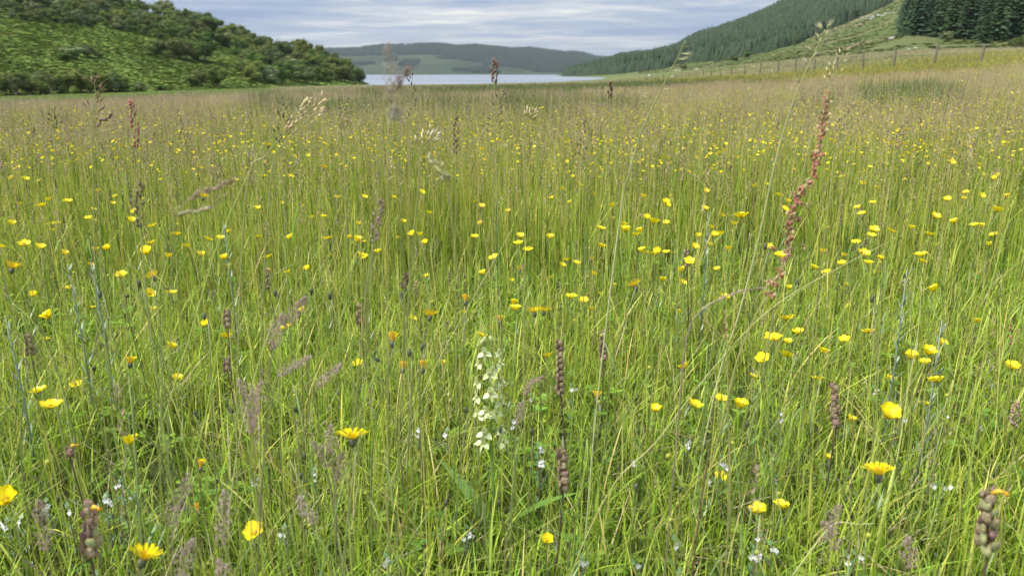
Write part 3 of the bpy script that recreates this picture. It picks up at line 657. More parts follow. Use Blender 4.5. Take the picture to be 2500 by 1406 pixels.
for _ in range(4000):
    x_ = rnd(-60, 875); lo, hi = ip(sky_l, x_), ip(up_lo, x_)
    if x_ > 590: hi = max(hi, ip([(590, 175), (620, 206), (700, 208), (800, 208), (880, 206)], x_))
    y_ = rnd(max(lo, -12), hi)
    if any(abs(x_ - a) < 17 and abs(y_ - b) < 8.5 for a, b in placed): continue
    if x_ < 420 and rnd(0, 1) < .5 * (1 - (hi - y_) / max(1, hi - lo)): continue
    placed.append((x_, y_)); h_ = rnd(20, 46) if x_ > 420 else rnd(15, 36)
    if x_ > 600 and y_ > 150: h_ = rnd(36, 54)
    if tree(BL + (WI if x_ < 450 else WI[:1]), x_, y_, h_, 'tree', ('bigger' if h_ > 38 else 'small' if h_ < 27 else 'middling') + ' left wood tree, ' + wheret(x_, y_ - h_ / 2), 'tree', 'trees of the wood on the left hill', rnd(1.05, 1.5)): n_t += 1
    if n_t > 255: break
k = 300
while k < 880:
    if (q := LH.at(k, rnd(.93, 1.0))) is not None:
        h = rnd(2.0, 5.0); m = random.choice(BL); e = empty('tree', (q.x, q.y, q.z - .2), rnd(0, 6)); tag(e, 'small tree on the skyline of the left hill', 'tree', 'trees on the skyline of the left hill')
        for nm, me in m: obj(nm, me, e, scl=(h * 1.1, h * 1.1, h))
    k += rnd(10, 26)
# bleached leaning dead tree at the left
p = surf(60, 234); tb = MB(); V_ = Vector
for seg, rr in (([(0, 0, 0), (-.5, 0, 1.3), (-1.4, 0, 2.4), (-2.1, .1, 3.1)], (.11, .08, .05, .02)), ([(-.5, 0, 1.3), (-.55, .1, 2.3), (-.9, .1, 3.2)], (.06, .04, .015)), ([(0, 0, .1), (.25, 0, 1.4), (.5, .1, 2.6)], (.06, .04, .015)), ([(-1.0, 0, 1.9), (-1.7, .2, 2.1), (-2.3, .2, 2.3)], (.04, .025, .01))):
    tb.tube([V_(q) for q in seg], rr, (.4, .38, .33), 6)
e = empty('dead_tree', (p.x, p.y - 2.5, gzf(p.x, p.y - 2.5))); obj('branches', tb.mesh('dead_tree', M_deadwood), e); tag(e, 'bleached bare tree with forked leaning stems in front of the leftmost bushes', 'dead tree')

# conifers
def inpoly_forest(px, py):
    """the dark conifer wood on the right hill, as seen"""
    if px < 1372: return False
    lo = ip([(1370, 187), (1420, 186), (1500, 182), (1560, 176), (1620, 168), (1680, 152), (1750, 150), (1830, 136), (1880, 126), (1945, 104), (2010, 84), (2060, 56), (2160, 18), (2200, -10), (2600, -40)], px)
    return py < lo
cnt = 0; used = []
for _ in range(6000):                                        # front edge of the wood: single trees
    x_ = rnd(1376, 1960); lo = ip([(1370, 187), (1420, 185.5), (1500, 180), (1560, 174), (1620, 168), (1680, 152), (1750, 149), (1830, 135), (1880, 125), (1960, 100)], x_); y_ = lo - abs(random.gauss(0, 9)) - .5
    if any(abs(x_ - a) < 5.5 and abs(y_ - b) < 4 for a, b in used): continue
    q = surf(x_, y_)
    if q is None: continue
    used.append((x_, y_)); h_ = rnd(13, 19) * F / q.y * CT
    tree(CF, x_, y_, min(h_, 44), 'conifer', ('taller' if h_ > 35 else 'smaller') + ' spruce of the far wood, ' + wheret(x_, y_ - 15), 'conifer', 'spruces along the front edge of the far wood', .95); cnt += 1
    if cnt > 150: break
cnt = 0; used = []
base_pl = [(2180, 93), (2230, 90), (2300, 97), (2350, 102), (2420, 103), (2460, 95), (2600, 84)]
for _ in range(5000):                                        # the dense plantation at the top right
    x_ = rnd(2192, 2600); lo = ip(base_pl, x_); y_ = lo - abs(random.gauss(0, 14)) - (rnd(0, 30) if rnd(0, 1) < .5 else 0)
    if any(abs(x_ - a) < 11 and abs(y_ - b) < 4 for a, b in used): continue
    used.append((x_, y_)); tree(CF, x_, y_, rnd(110, 175), 'conifer', ('very tall' if y_ > ip(base_pl, x_) - 12 else 'hidden') + ' spruce, ' + wheret(x_, y_ - 30), 'conifer', 'spruces of the plantation at the top right', .95); cnt += 1
    if cnt > 130: break
tree([conifer(390)], 2392, 108, 75, 'conifer', 'lighter green young spruce standing in front of the plantation', 'conifer', None, 1.5)
tree(WI, 2300, 100, 22, 'bush', 'round pale bush at the foot of the plantation', 'bush', None, 1.2)
for x_, y_, h_, w_2, l_ in ((2465, 118, 24, 1.8, 'arching grey green bush beside the bracken at the right edge'), (2496, 122, 44, 1.1, 'dark bush cut by the right edge above the meadow'), (2480, 95, 40, 1.5, 'rounded bush right of the plantation'), (1870, 127, 14, 1.6, 'dark low bush below the wood on the right'), (1820, 143, 16, 1.6, 'dark scrub bush beside the green field top'), (1790, 151, 14, 1.8, 'low scrub bush at the top of the green field'), (1668, 168, 11, 2.2, 'dark low bush above the far sheep field'), (1935, 108, 22, 1.1, 'dark pointed bush on the edge of the wood'), (1880, 108, 14, 1.3, 'pale round bush inside the wood edge')):
    tree(BL, x_, y_, h_, 'bush', l_, 'bush', None, w_2)
# the deeper wood and the far wooded hill: masses
def simple_conifer(k):
    mb = MB(); random.seed(400 + k); base = random.choice([(.032, .054, .027), (.038, .062, .03), (.03, .05, .027), (.046, .072, .032)])
    for t in range(5):
        n = 7; z0 = .05 + t * .17; r_ = .2 * (1 - t * .19); vs = [V_((0, 0, z0 + .34))]; cs = [tuple(x * 1.3 for x in base)]
        for j in range(n * 2): a = j * math.pi / n + t; q = r_ * (1 if j % 2 else .6) * rnd(.85, 1.15); vs.append(V_((math.cos(a) * q, math.sin(a) * q, z0 - (.04 if j % 2 else 0)))); cs.append(vary(base, .25))
        mb.add(vs, [(0, 1 + j, 1 + (j + 1) % (2 * n)) for j in range(2 * n)], cs)
    return mb
sv = [simple_conifer(k) for k in range(5)]; random.seed(9)
pts, sz = [], []
tmax = RH.Z.shape[1]
for _ in range(140000):
    x_ = rnd(1376, 2620); t = rnd(0.02, 1) ** .8; q = RH.at(x_, t); d = q - EYE; cy = (d.z * CT + d.y * ST) / (d.y * CT - d.z * ST); py = 703 - F * cy
    if py < -90: continue
    if inpoly_forest(x_, py) and not (x_ > 2150) : 
        if 1850 < x_ < 2200 and py > ip([(1850, 135), (1945, 104), (2200, -10)], x_): continue
        pts.append((q.x, q.y, q.z - .3)); sz.append(rnd(4.5, 9.5) * (1.0 if q.y > 450 else .75))
    if len(pts) > 34000: break
sz = np.array(sz); S3 = np.stack([sz * 2.0, sz * 2.0, sz], 1)
o = scatter('conifer_wood', sv, np.array(pts), RNG.uniform(0, 6.28, len(pts)), S3, [M_conifer], .04); tag(o, 'dark spruce wood covering the slope of the right hill', 'wood', kind='stuff')
pts, sz = [], []
for _ in range(60000):
    x_ = rnd(700, 1560); t = rnd(0, 1); q = FH.at(x_, t); d = q - EYE; cy = (d.z * CT + d.y * ST) / (d.y * CT - d.z * ST); py = 703 - F * cy
    edge = ip([(700, 134), (900, 136), (1000, 141), (1080, 139), (1130, 152), (1200, 166), (1300, 176), (1440, 182), (1560, 183)], x_) + (float(_vn(q.x, q.y, 130.)) - .5) * 18
    if py < edge or float(_vn(q.x + 9, q.y, 90.)) > .80: pts.append((q.x, q.y, q.z - 1)); sz.append(rnd(9, 16))
    if len(pts) > 24000: break
sz = np.array(sz); S3 = np.stack([sz * 1.6, sz * 1.6, sz], 1)
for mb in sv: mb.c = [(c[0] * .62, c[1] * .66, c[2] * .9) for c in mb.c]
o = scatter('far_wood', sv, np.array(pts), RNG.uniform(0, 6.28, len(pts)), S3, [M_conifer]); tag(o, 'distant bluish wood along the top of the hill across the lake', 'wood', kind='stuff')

# bracken and rough scrub: leafy clumps over the slopes
def bracken(k):
    mb = MB(); random.seed(500 + k); base = random.choice([(.17, .27, .04), (.20, .29, .05), (.14, .23, .035), (.23, .28, .07)])
    for _ in range(46):
        a = rnd(0, 6.28); r_ = rnd(0, .5); h = .5 * math.cos(r_ * 2.2) * rnd(.6, 1.1); p = V_((math.cos(a) * r_, math.sin(a) * r_, h)); d = V_((math.cos(a), math.sin(a), rnd(-.1, .25))).normalized(); s = V_((-d.y, d.x, 0)) * rnd(.06, .12); l = rnd(.16, .32)
        mb.add([p - d * l * .4, p + s, p + d * l - UP * .06, p - s], [(0, 1, 2, 3)], vary(base, .25))
    return mb
bv = [bracken(k) for k in range(6)]; random.seed(10)
bv2 = []
for mb in [bracken(k) for k in range(10, 15)]: mb.c = [(c[0] * .72, c[1] * .58, c[2] * .95) for c in mb.c]; bv2.append(mb)
random.seed(10)
def cover(H, n, pa, pb, tb_, smin, smax, name, label, keep=None):
    P_, S_ = [], []
    for _ in range(n):
        x_ = rnd(pa, pb); q = H.at(x_, rnd(0, 1) ** 1.0 * tb_)
        if keep and not keep(x_, q): continue
        P_.append(tuple(q)); S_.append(rnd(smin, smax) * (.6 + .8 * float(_vn(q.x, q.y, 9.))))
    s = np.array(S_); o = scatter(name, bv if H is LH else bv2, np.array(P_), RNG.uniform(0, 6.28, len(P_)), np.stack([s * 1.1, s * 1.1, s * .27], 1), [M_brack], .25); tag(o, label, 'bracken', kind='stuff')
cover(LH, 60000, -150, 905, 1.0, .6, 1.35, 'bracken', 'bright green bracken over the slope of the left hill', lambda a, q: float(_vn(q.x, q.y, 6.)) + float(_vn(q.x, q.y, 21.)) * .5 > .22)
cover(RH, 26000, 1560, 2620, .75, .6, 1.4, 'hill_bracken', 'bracken and rough grass on the green lower slopes of the right hill', lambda a, q: (float(_vn(q.x, q.y, 8.)) + float(_vn(q.x, q.y, 30.)) > .85) or a < 1950)
# pale rocks on the right slope
def rock(seed):
    random.seed(seed); mb = MB(); mb.blob((0, 0, .25), (.6, .5, .42), (.5, .5, .5), n=9, m=6, noise=.22); return mb.mesh('boulder', M_rock, False)
rocks = [rock(600 + i) for i in range(4)]; random.seed(12)
for px_, py_, w_2, l_ in ((2167, 97, 15, 'pale flat boulder on the green slope left of the plantation'), (2160, 95, 6, 'small pale stone touching the flat boulder left of the plantation'), (2214, 115, 6, 'small white stone in the bare patch of the green mound'), (2226, 121, 9, 'grey stone low in the bare patch of the green mound'), (2211, 122, 7, 'dark edged stone left in the bare patch of the green mound')):
    q = surf(px_, py_); s = w_2 * q.y / F / 1.1; o = obj('boulder', random.choice(rocks), None, tuple(q), (0, 0, rnd(0, 6)), (s, s, s * .6)); tag(o, l_, 'boulder')
for _ in range(46):
    px_ = rnd(2085, 2198); py_ = 47 - (px_ - 2100) * .2 + rnd(-4, 5)
    if rnd(0, 1) < .3: px_ = rnd(1960, 2120); py_ = ip([(1960, 88), (2120, 50)], px_) + rnd(-4, 12)
    q = surf(px_, py_)
    if q: s = rnd(2.5, 7) * q.y / F / 1.1; o = obj('boulder', random.choice(rocks), None, tuple(q), (0, 0, rnd(0, 6)), (s, s, s * .7)); tag(o, 'pale rock in the broken rocky streak high on the right slope', 'boulder', 'pale rocks of the rocky streak on the right slope')

# ------------------------------------------------------------------ fence: leaning posts and wires
posts = [(2497, 30, 0, 143), (2388, 36, .09, 108), (2273, 38, .12, 106), (2178, 39.5, .04, 116), (2104, 42, -.01, 124), (2041, 45.5, .02, 140), (1987, 49, 0, 144), (1940, 52.5, .02, 138), (1898, 58, .015, 146), (1855, 65, .01, 153), (1820, 73, -.10, 159), (1788, 81, -.14, 162), (1761, 88, -.16, 165), (1738, 95, -.12, 168), (1718, 102, -.04, 170), (1701, 109, 0, 173), (1683, 117, .02, 178), (1665, 125, .01, 180), (1649, 133, 0, 180), (1634, 141, .02, 181), (1620, 149, 0, 182), (1605, 157, .03, 183), (1591, 166, 0, 184), (1577, 175, .02, 184)]
fence = empty('wire_fence', (0, 0, 0)); tag(fence, 'wire netting fence on leaning wooden posts along the right side of the meadow', 'fence')
pm = MB(); pm.m = 0; pm.tube([V_((0, 0, -.08)), V_((.012, 0, .45)), V_((-.008, .01, .97)), V_((0, 0, 1.0))], [.052, .05, .046, .034], (.15, .13, .1), 8); post_me = pm.mesh('post', M_post, True)
tops = []
for px_, Y, lean, ptop in posts:
    x_ = (px_ - 1250) / F * CT * Y; z0 = gzf(x_, Y); h = (zof(ptop, Y) - z0) if ptop else 1.3
    h = max(.9, min(h, 2.1)); o = obj('post', post_me, fence, (x_, Y, z0), (rnd(-.03, .03), lean, 0), (1.15, 1.15, h)); tops.append((x_, Y, z0, h, lean))
wm = MB()
for hh in (.25, .45, .65, .85, .97):
    for a, b in zip(tops[:-1], tops[1:]):
        A_ = V_((a[0] + math.sin(a[4]) * a[3] * hh, a[1] - .05, a[2] + a[3] * hh)); B_ = V_((b[0] + math.sin(b[4]) * b[3] * hh, b[1] - .05, b[2] + b[3] * hh)); mid = (A_ + B_) / 2 - UP * .03
        wm.tube([A_, mid, B_], [.003] * 3, (.25, .25, .24), 3, False)
    if hh == .97:
        for a, b in list(zip(tops[:-1], tops[1:]))[:8]:
            for k in range(1, 26):
                t = k / 26; P0 = V_(a[:3]).lerp(V_(b[:3]), t) - V_((0, .05, 0)); hq = a[3] * (1 - t) + b[3] * t; wm.tube([P0 + UP * .1, P0 + UP * hq * .95], [.0016] * 2, (.25, .25, .24), 3, False)
tag(obj('wire_netting', wm.mesh('wire_netting', M_wire), fence), kind='stuff')

# ------------------------------------------------------------------ sheep in the far field
random.seed(15)
def sheep_mesh():
    mb = MB(); mb.blob((0, 0, .62), (.52, .27, .28), (1, 1, 1), n=12, m=8, noise=.05)
    mb.tube([V_((.42, 0, .7)), V_((.6, 0, .88)), V_((.74, 0, .86))], [.13, .10, .07], (1, 1, 1), 8); return mb.mesh('fleece', M_wool)
def sheep_parts():
    lg = MB(); lg.tube([V_((0, 0, .45)), V_((.02, 0, .22)), V_((0, 0, .02)), V_((.03, 0, 0))], [.06, .035, .03, .035], (1, 1, 1), 6); lm = lg.mesh('leg', M_skin)
    h = MB(); h.blob((.78, 0, .86), (.15, .075, .085), (1, 1, 1), n=8, m=6)
    for s in (-1, 1): h.blob((.7, .11 * s, .92), (.03, .07, .02), (1, 1, 1), n=6, m=4)
    return lm, h.mesh('head', M_skin)
sm = sheep_mesh(); lm, hm = sheep_parts()
for px_, py_, Y, rz, l_ in ((1585, 177, 330, -1.2, 'left sheep of the leftmost white pair in the far field'), (1594, 177, 330, 1.7, 'right sheep of the leftmost white pair in the far field'), (1652, 173, 300, .4, 'white sheep behind the tall grass stalk in the far field'), (1659, 172.5, 300, -.6, 'white sheep right of the one behind the tall grass stalk'), (1696, 169.5, 290, 1.3, 'left sheep of the right hand white pair in the far field'), (1702, 169.5, 290, -1.5, 'right sheep of the right hand white pair in the far field')):
    # stands where that line of sight meets the field
    best = None
    for Yq in np.linspace(140, 600, 400):
        q = W(px_, py_ + 3, Yq)
        if gzf(q.x, Yq) >= q.z: best = (q.x, Yq); break
    if best is None: best = (W(px_, py_, Y).x, Y)
    e = empty('sheep', (best[0], best[1], gzf(*best)), rz); tag(e, l_, 'sheep', 'sheep in the far field'); e.scale = (1.05,) * 3
    obj('body', sm, e); obj('head', hm, e)
    for lx_, ly_ in ((.3, .13), (.3, -.13), (-.32, .13), (-.32, -.13)): obj('leg', lm, e, (lx_, ly_, 0))

# ------------------------------------------------------------------ flowers
random.seed(21)
YEL = (.95, .78, .015); YEL2 = (.86, .60, .01)
def petal_mesh(cup):
    mb = MB(); vs, cs, fs = [], [], []; nu, nv = 6, 5
    for i in range(nu):
        u = i / (nu - 1); w = .395 * math.sin(math.pi * min(1, .10 + u * .70)) ** .9 * (1 - .25 * max(0, u - .8) / .2) + .03; ang = cup * (1 - .45 * u)
        x_ = math.cos(cup * .9) * u * 1.0 + (1 - math.cos(cup)) * .12 * u * u; z_ = math.sin(cup) * u * (1 - .25 * u) + .10 * u * u
        for j in range(nv):
            v = (j / (nv - 1) - .5) * 2; vs.append(V_((x_ - .12 * v * v * (u ** 2), w * v, z_ + .10 * v * v * u + (.02 * math.sin(7 * v) if i == nu - 1 else 0)))); cs.append(tuple(c * (1 - .12 * (1 - u)) for c in YEL))
    for i in range(nu - 1):
        for j in range(nv - 1): a = i * nv + j; fs.append((a, a + nv, a + nv + 1, a + 1))
    mb.add(vs, fs, cs); return mb.mesh('petal', M_petal)
PET = [petal_mesh(c) for c in (.45, .68, .92, 1.1)]
def centre_mesh():
    mb = MB(); mb.blob((0, 0, .12), (.16, .16, .14), (.42, .48, .05), n=8, m=5)
    for _ in range(34):
        a = rnd(0, 6.28); e = rnd(.25, 1.2); d = V_((math.cos(a) * math.cos(e), math.sin(a) * math.cos(e), math.sin(e))); p = d * .12 + UP * .08
        mb.tube([p, p + d * rnd(.14, .2)], [.012, .02], (.85, .58, .02), 3)
    return mb.mesh('flower_centre', M_petal)
CEN = centre_mesh()
def sepal_mesh():
    mb = MB()
    for k in range(5):
        a = k * 1.2566 + .6; d = V_((math.cos(a), math.sin(a), 0)); s = V_((-d.y, d.x, 0)); mb.add([V_((0, 0, -.03)), d * .2 + s * .12 + UP * -.01, d * .45 + UP * .04, d * .2 - s * .12 + UP * -.01], [(0, 1, 2, 3)], (.4, .42, .08))
    mb.blob((0, 0, -.04), (.07, .07, .05), (.3, .36, .06), n=6, m=4); return mb.mesh('sepals', M_stem)
SEP = sepal_mesh()
def stem_curve(off, k=1.0):
    """unit-height stem that ends at (off, 0, 1)"""
    pts = []
    for i in range(9): t = i / 8; pts.append(V_((off * t ** 1.8 + .012 * math.sin(t * 7), .01 * math.sin(t * 5), t)))
    return pts
def stem_mesh(off, r, col, branch=False, leaf=False):
    mb = MB(); pts = stem_curve(off); mb.tube(pts, [r * (1.25 - .5 * i / 8) for i in range(9)], col, 5)
    if branch:
        p = pts[5]; q = [p, p + V_((-.05, .02, .10)), p + V_((-.07, .03, .24))]; mb.tube(q, [r * .7] * 3, col, 4); mb.m = 0
    if leaf:
        for k in range(6):
            t = rnd(.3, .75); p = pts[int(t * 8)]; a = rnd(0, 6.28); d = V_((math.cos(a), math.sin(a), .9)).normalized(); mb.ribbon([p, p + d * .05, p + d * .12 + V_((math.cos(a), math.sin(a), 0)) * .02], [.004, .007, 0], V_((-math.sin(a), math.cos(a), 0)), vary((.12, .22, .05)))
    return mb.mesh('stem', M_stem)
OFFS = (.0, .12, .22, .34); STEM = [stem_mesh(o_, .0009, (.24, .33, .075), i % 2 == 1, True) for i, o_ in enumerate(OFFS)]
BUDm = MB(); BUDm.blob((0, 0, 0), (.0035, .0035, .0038), (.45, .47, .06), n=7, m=5); BUD = BUDm.mesh('bud', M_petal)
LAND = [(1195, 960, 'pale orchid'), (1960, 450, 'red sorrel spike'), (860, 1070, 'open hawkbit beside the orchid'), (2145, 1157, 'lower right hawkbit'), (350, 1363, 'hawkbit at the bottom left'), (1372, 1140, 'purple rattle spike'), (1895, 850, 'tight group of five buttercups'), (2165, 1017, 'biggest buttercup'), (1315, 760, 'double hawkbit above the orchid'), (1790, 725, 'curved beige grass head'), (700, 790, 'fluffy pink grass head'), (30, 655, 'hawkbit at the left edge'), (1852, 1250, 'bottom right buttercup pair'), (1032, 898, 'closed hawkbit by the orchid'), (360, 640, 'leaning hawkbit'), (2300, 300, 'right end of the meadow'), (1640, 250, 'bent oat grass stalk'), (700, 420, 'feathery grass heads at the left'), (1210, 330, 'middle of the upper meadow'), (200, 420, 'left end of the upper meadow')]
def where(px, py):
    x_, y_, n = min(LAND, key=lambda l: (l[0] - px) ** 2 + ((l[1] - py) * 1.2) ** 2); dx, dy = px - x_, py - y_
    if abs(dx) > 2.2 * abs(dy): d = 'to the right of' if dx > 0 else 'to the left of'
    elif abs(dy) > 2.2 * abs(dx): d = 'below' if dy > 0 else 'above'
    else: d = ('lower' if dy > 0 else 'upper') + (' right of' if dx > 0 else ' left of')
    q = math.hypot(dx, dy); return f"{'just ' if q < 70 else '' if q < 140 else 'well ' if q < 220 else 'far '}{d} the {n}"
def head_at(px, py, wpx, D, zmin=.10, zmax=.52):
    d = ray(px, py); zc = F * D / wpx; z = EYE.z + d.z * zc
    if d.z < 0:
        if z < zmin: zc = (zmin - EYE.z) / d.z
        if z > zmax: zc = (zmax - EYE.z) / d.z
    return EYE + d * zc
def root_stem(name, P, me_list, label, cat, group, bend_az=None):
    """Empty at the stem's foot under the head point P; returns root, and the head's place in the root's space"""
    k = random.randrange(len(OFFS)); az = rnd(0, 6.28) if bend_az is None else bend_az
    z0 = gzf(P.x, P.y); h = max(P.z - z0, .04)
    e = empty(name, (P.x - math.cos(az) * OFFS[k] * h, P.y - math.sin(az) * OFFS[k] * h, z0), az); tag(e, label, cat, group)
    obj('stem', me_list[k], e, scl=(h, h, h) if False else (h, 1 if False else h, h)); return e, V_((OFFS[k] * h, 0, h)), az
# stems keep their thickness: build them at several heights instead of stretching one
def stem_bank(r, col, branch=True, leaf=True):
    bank = {}
    for hi in (.08, .12, .16, .2, .25, .3, .36, .42, .5, .6, .8):
        bank[hi] = []
        for i, o_ in enumerate(OFFS):
            mb = MB(); pts = [V_((q.x * hi, q.y * hi, q.z * hi)) for q in stem_curve(o_)]; c = vary(col, .1); mb.tube(pts, [r * (1.3 - .5 * t / 8) for t in range(9)], c, 5)
            if branch and i % 2: p = pts[5]; mb.tube([p, p + V_((-.02, .01, .04)), p + V_((-.025, .012, .04 + .2 * hi))], [r * .7] * 3, c, 4)
            if leaf:
                for _ in range(5):
                    p = pts[random.randint(1, 5)]; a = rnd(0, 6.28); d = V_((math.cos(a), math.sin(a), 1.1)).normalized(); mb.ribbon([p, p + d * .015, p + d * .035 + V_((math.cos(a), math.sin(a), 0)) * .006], [.0012, .003, 0], V_((-math.sin(a), math.cos(a), 0)), vary((.12, .22, .05)))
            bank[hi].append(mb.mesh('stem', M_stem))
    return bank
SB = stem_bank(.0009, (.24, .33, .075)); HB = stem_bank(.0010, (.24, .27, .09), False, False)
def plant_root(name, P, bank, label, cat, group, az=None, k=None):
    k = random.randrange(len(OFFS)) if k is None else k; az = rnd(0, 6.28) if az is None else az; z0 = gzf(P.x, P.y); h = max(P.z - z0, .05); hb = min(bank, key=lambda q: abs(q - h)); s = h / hb
    off = OFFS[k] * h; e = empty(name, (P.x - math.cos(az) * off, P.y - math.sin(az) * off, z0), az); tag(e, label, cat, group)
    obj('stem', bank[hb][k], e, scl=(s, s, s)); return e, V_((off, 0, h))
def face(az, rx, ry, rz=0.0):
    return (Matrix.Rotation(-az, 3, 'Z') @ Euler((rx, ry, rz)).to_matrix()).to_euler()
def buttercup(px, py, wpx, label=None, tilt=None, detail=True, cup=None):
    P = head_at(px, py, wpx, .025); label = label or None
    adj = 'small' if wpx < 17 else ('middling' if wpx < 27 else 'large')
    e, hp = plant_root('buttercup', P, SB, label or f'{adj} yellow buttercup {where(px, py)}', 'buttercup', 'buttercups standing in the meadow grass')
    real = min(wpx * ((P - EYE).length) / F, .034) if wpx > 14 else .024
    R_ = real / 2 * 1.2; m = random.choice(PET[:3]) if cup is None else PET[cup]; rot = (rnd(-.55, .55), rnd(-.55, .55), rnd(0, 6.28)) if tilt is None else (*tilt, rnd(0, 6.28))
    if detail:
        rot = face(e.rotation_euler.z, *rot); hd = obj('flower_head', CEN, e, hp, rot, R_)
        obj('sepals', SEP, hd)
        for k in range(5): obj('petal', m, hd, (0, 0, 0), (0, rnd(-.12, .08), k * 1.2566 + rnd(-.1, .1)), (rnd(.92, 1.05),) * 3)
    else: obj('flower_head', HEADM[random.randrange(len(HEADM))], e, hp, rot, R_)
    return e
def join_head(ci):
    mb = MB(); pm = PET[ci]; co = [v.co.copy() for v in pm.vertices]; fs = [tuple(p.vertices) for p in pm.polygons]
    for k in range(5): M = Matrix.Rotation(k * 1.2566, 3, 'Z'); mb.add([M @ c for c in co], fs, YEL)
    mb.blob((0, 0, .12), (.2, .2, .16), (.6, .5, .03), n=6, m=4); return mb
HEADB = [join_head(i) for i in range(3)]; HEADM = [h.mesh('flower_head', M_petal) for h in HEADB]
bc = [(121,776,32,'buttercup at the left with a round bud on the stem beside it'),(364,720,26,'full round buttercup right of the leaning hawkbit stem'),(358,620,32,'double looking buttercup above the leaning hawkbit'),(95,958,32,'left and higher of two buttercups at the left edge'),(122,996,44,'right and lower of two buttercups at the left edge'),(185,941,24,None),(318,1084,42,'lone cupped buttercup at lower left of the meadow'),(433,928,28,None),(624,1303,50,'big buttercup at the bottom between two hawkbits'),(18,1224,56,'buttercup cut by the left edge of the picture'),(1082,890,24,None),(1132,765,18,None),
 (1258,757,32,'lower of two buttercups beside the double hawkbit'),(1254,742,26,'upper of two buttercups beside the double hawkbit'),(1425,737,26,None),(1394,727,30,None),(1402,786,15,None),(1468,720,18,None),(1600,1003,32,'upright three petalled looking buttercup right of the rattle'),(1596,545,28,None),(1526,566,30,'round buttercup left of the pair above the meadow centre'),(1563,567,22,None),(1593,621,20,None),(1616,685,22,None),(1666,663,24,None),(1666,693,20,None),(1645,620,16,None),(1660,765,22,None),(1695,992,38,'buttercup with spread petals crossed by the long diagonal stalk'),(1704,578,18,None),(1745,577,22,None),(1752,660,20,None),(1760,978,34,'buttercup just left of the cup shaped one behind a thin stem'),(1805,994,40,'cup shaped buttercup right of three in a line'),(1810,533,36,'wide low buttercup above the curved beige grass head'),(1838,920,20,None),
 (1864,880,36,'lowest left flower of the tight group of five buttercups'),(1888,830,40,'widest flower of the tight group of five buttercups'),(1921,838,26,'middle small flower of the tight group of five buttercups'),(1921,780,34,'topmost tilted flower above the group of five buttercups'),(1950,815,28,'right hand flower of the tight group of five buttercups'),(1920,870,32,'lowest right flower of the tight group of five buttercups'),(1926,706,20,None),(1996,928,28,None),(2068,753,20,None),(2107,624,30,None),(2116,644,26,None),(2133,565,24,None),(2120,813,28,None),(2165,1017,54,'biggest buttercup with two raised petals at right'),(2173,931,28,None),(2225,876,34,'left of two buttercups above the biggest buttercup'),(2253,989,28,None),(2262,863,36,'right of two buttercups above the biggest buttercup'),(2285,932,36,'tilted buttercup upper right of the biggest buttercup'),(2282,711,28,'lone full buttercup in the grass at the right'),(2282,531,22,None),(2251,641,20,None),(2330,545,20,None),(2469,900,32,'buttercup near the right edge of the picture'),(2060,627,18,None),(2055,647,22,None),(2175,566,20,None),
 (1852,1250,42,'left and rounder of the two buttercups at the bottom right'),(1906,1240,40,'right and tilted of the two buttercups at the bottom right'),(1336,1322,38,'low cupped buttercup at the bottom centre'),(2078,1027,24,None),(2019,1118,20,None),(548,633,24,None),(410,629,22,None),(295,673,24,None),(490,624,20,None),(456,605,18,None),(262,610,22,None),(628,511,17,None),(633,580,17,None),(620,598,13,None),(703,668,20,None),(873,590,28,None),(888,592,16,None),(760,533,15,None),(791,530,17,None),(812,625,14,None),(223,752,15,None),(81,722,20,None),(60,598,24,None),(98,607,22,None),(135,677,16,None),(168,705,18,None),(127,563,15,None),(143,548,15,None),(1420,583,15,None),(1327,570,15,None),(1240,517,15,None),(972,582,15,None),(2435,517,22,None),(2350,488,16,None),(2313,490,18,None),(1270,580,24,None),(2095,510,18,None),(2130,497,16,None),(2460,482,16,None),(2225,560,18,None),(2270,575,22,None),(2285,600,16,None),(1985,655,22,None),(1500,700,14,None),(1443,757,14,None),(1344,680,16,None),(1250,688,16,None),(1345,515,13,None),(1625,497,22,None),(1400,430,12,None),(50,500,14,None),(165,493,18,None),(228,512,14,None),(275,498,14,None),(282,480,14,None),(430,550,14,None),(690,500,15,None),(740,505,13,None),(2395,555,18,None),(2415,600,16,None),(1720,510,18,None),(1735,600,16,None),(2020,560,16,None),(560,650,14,None),(108,830,14,None),(222,650,16,None),(1760,1167,12,None)]
tilts = {2165: (.1, .35), 1921: None, 1805: (-.2, 0), 1695: (-.3, .1), 364: (.7, 0), 2282: (.5, 0)}
for px_, py_, w_2, l_ in bc:
    tl = tilts.get(px_) or ((rnd(-.45, .15), rnd(-.45, .45)) if w_2 > 24 else (rnd(-.4, .2), rnd(-.45, .45)))
    buttercup(px_, py_, w_2, l_, tl, w_2 >= 16, 2 if px_ in (1805, 2165, 1336, 318) else None)
n_more = 300 - len(bc); cnt = 0
while cnt < n_more:
    px_ = rnd(-20, 2520); py_ = rnd(330, 640) if rnd(0, 1) < .8 else rnd(600, 900); h = rnd(.28, .44) if py_ < 640 else rnd(.15, .3)
    if rnd(0, 1) > (.5 + .5 * (px_ > 1250)): continue
    d = ray(px_, py_); zc = (h - EYE.z) / d.z; wp = F * .022 / zc
    if wp < 7.5: continue
    buttercup(px_, py_, wp, None, (rnd(-.2, .6), rnd(-.5, .5)), False); cnt += 1
# buds on thin stems
for _ in range(45):
    px_, py_ = rnd(0, 2500), rnd(520, 1350); P = head_at(px_, py_, 8 + (py_ - 500) * .006, .0055, .12, .4)
    e, hp = plant_root('buttercup_bud', P, SB, f'round bud {where(px_, py_)}', 'flower bud', 'buttercup buds on thin stems'); obj('bud', BUD, e, hp, (rnd(-.3, .3), rnd(-.3, .3), 0), rnd(.55, .95))
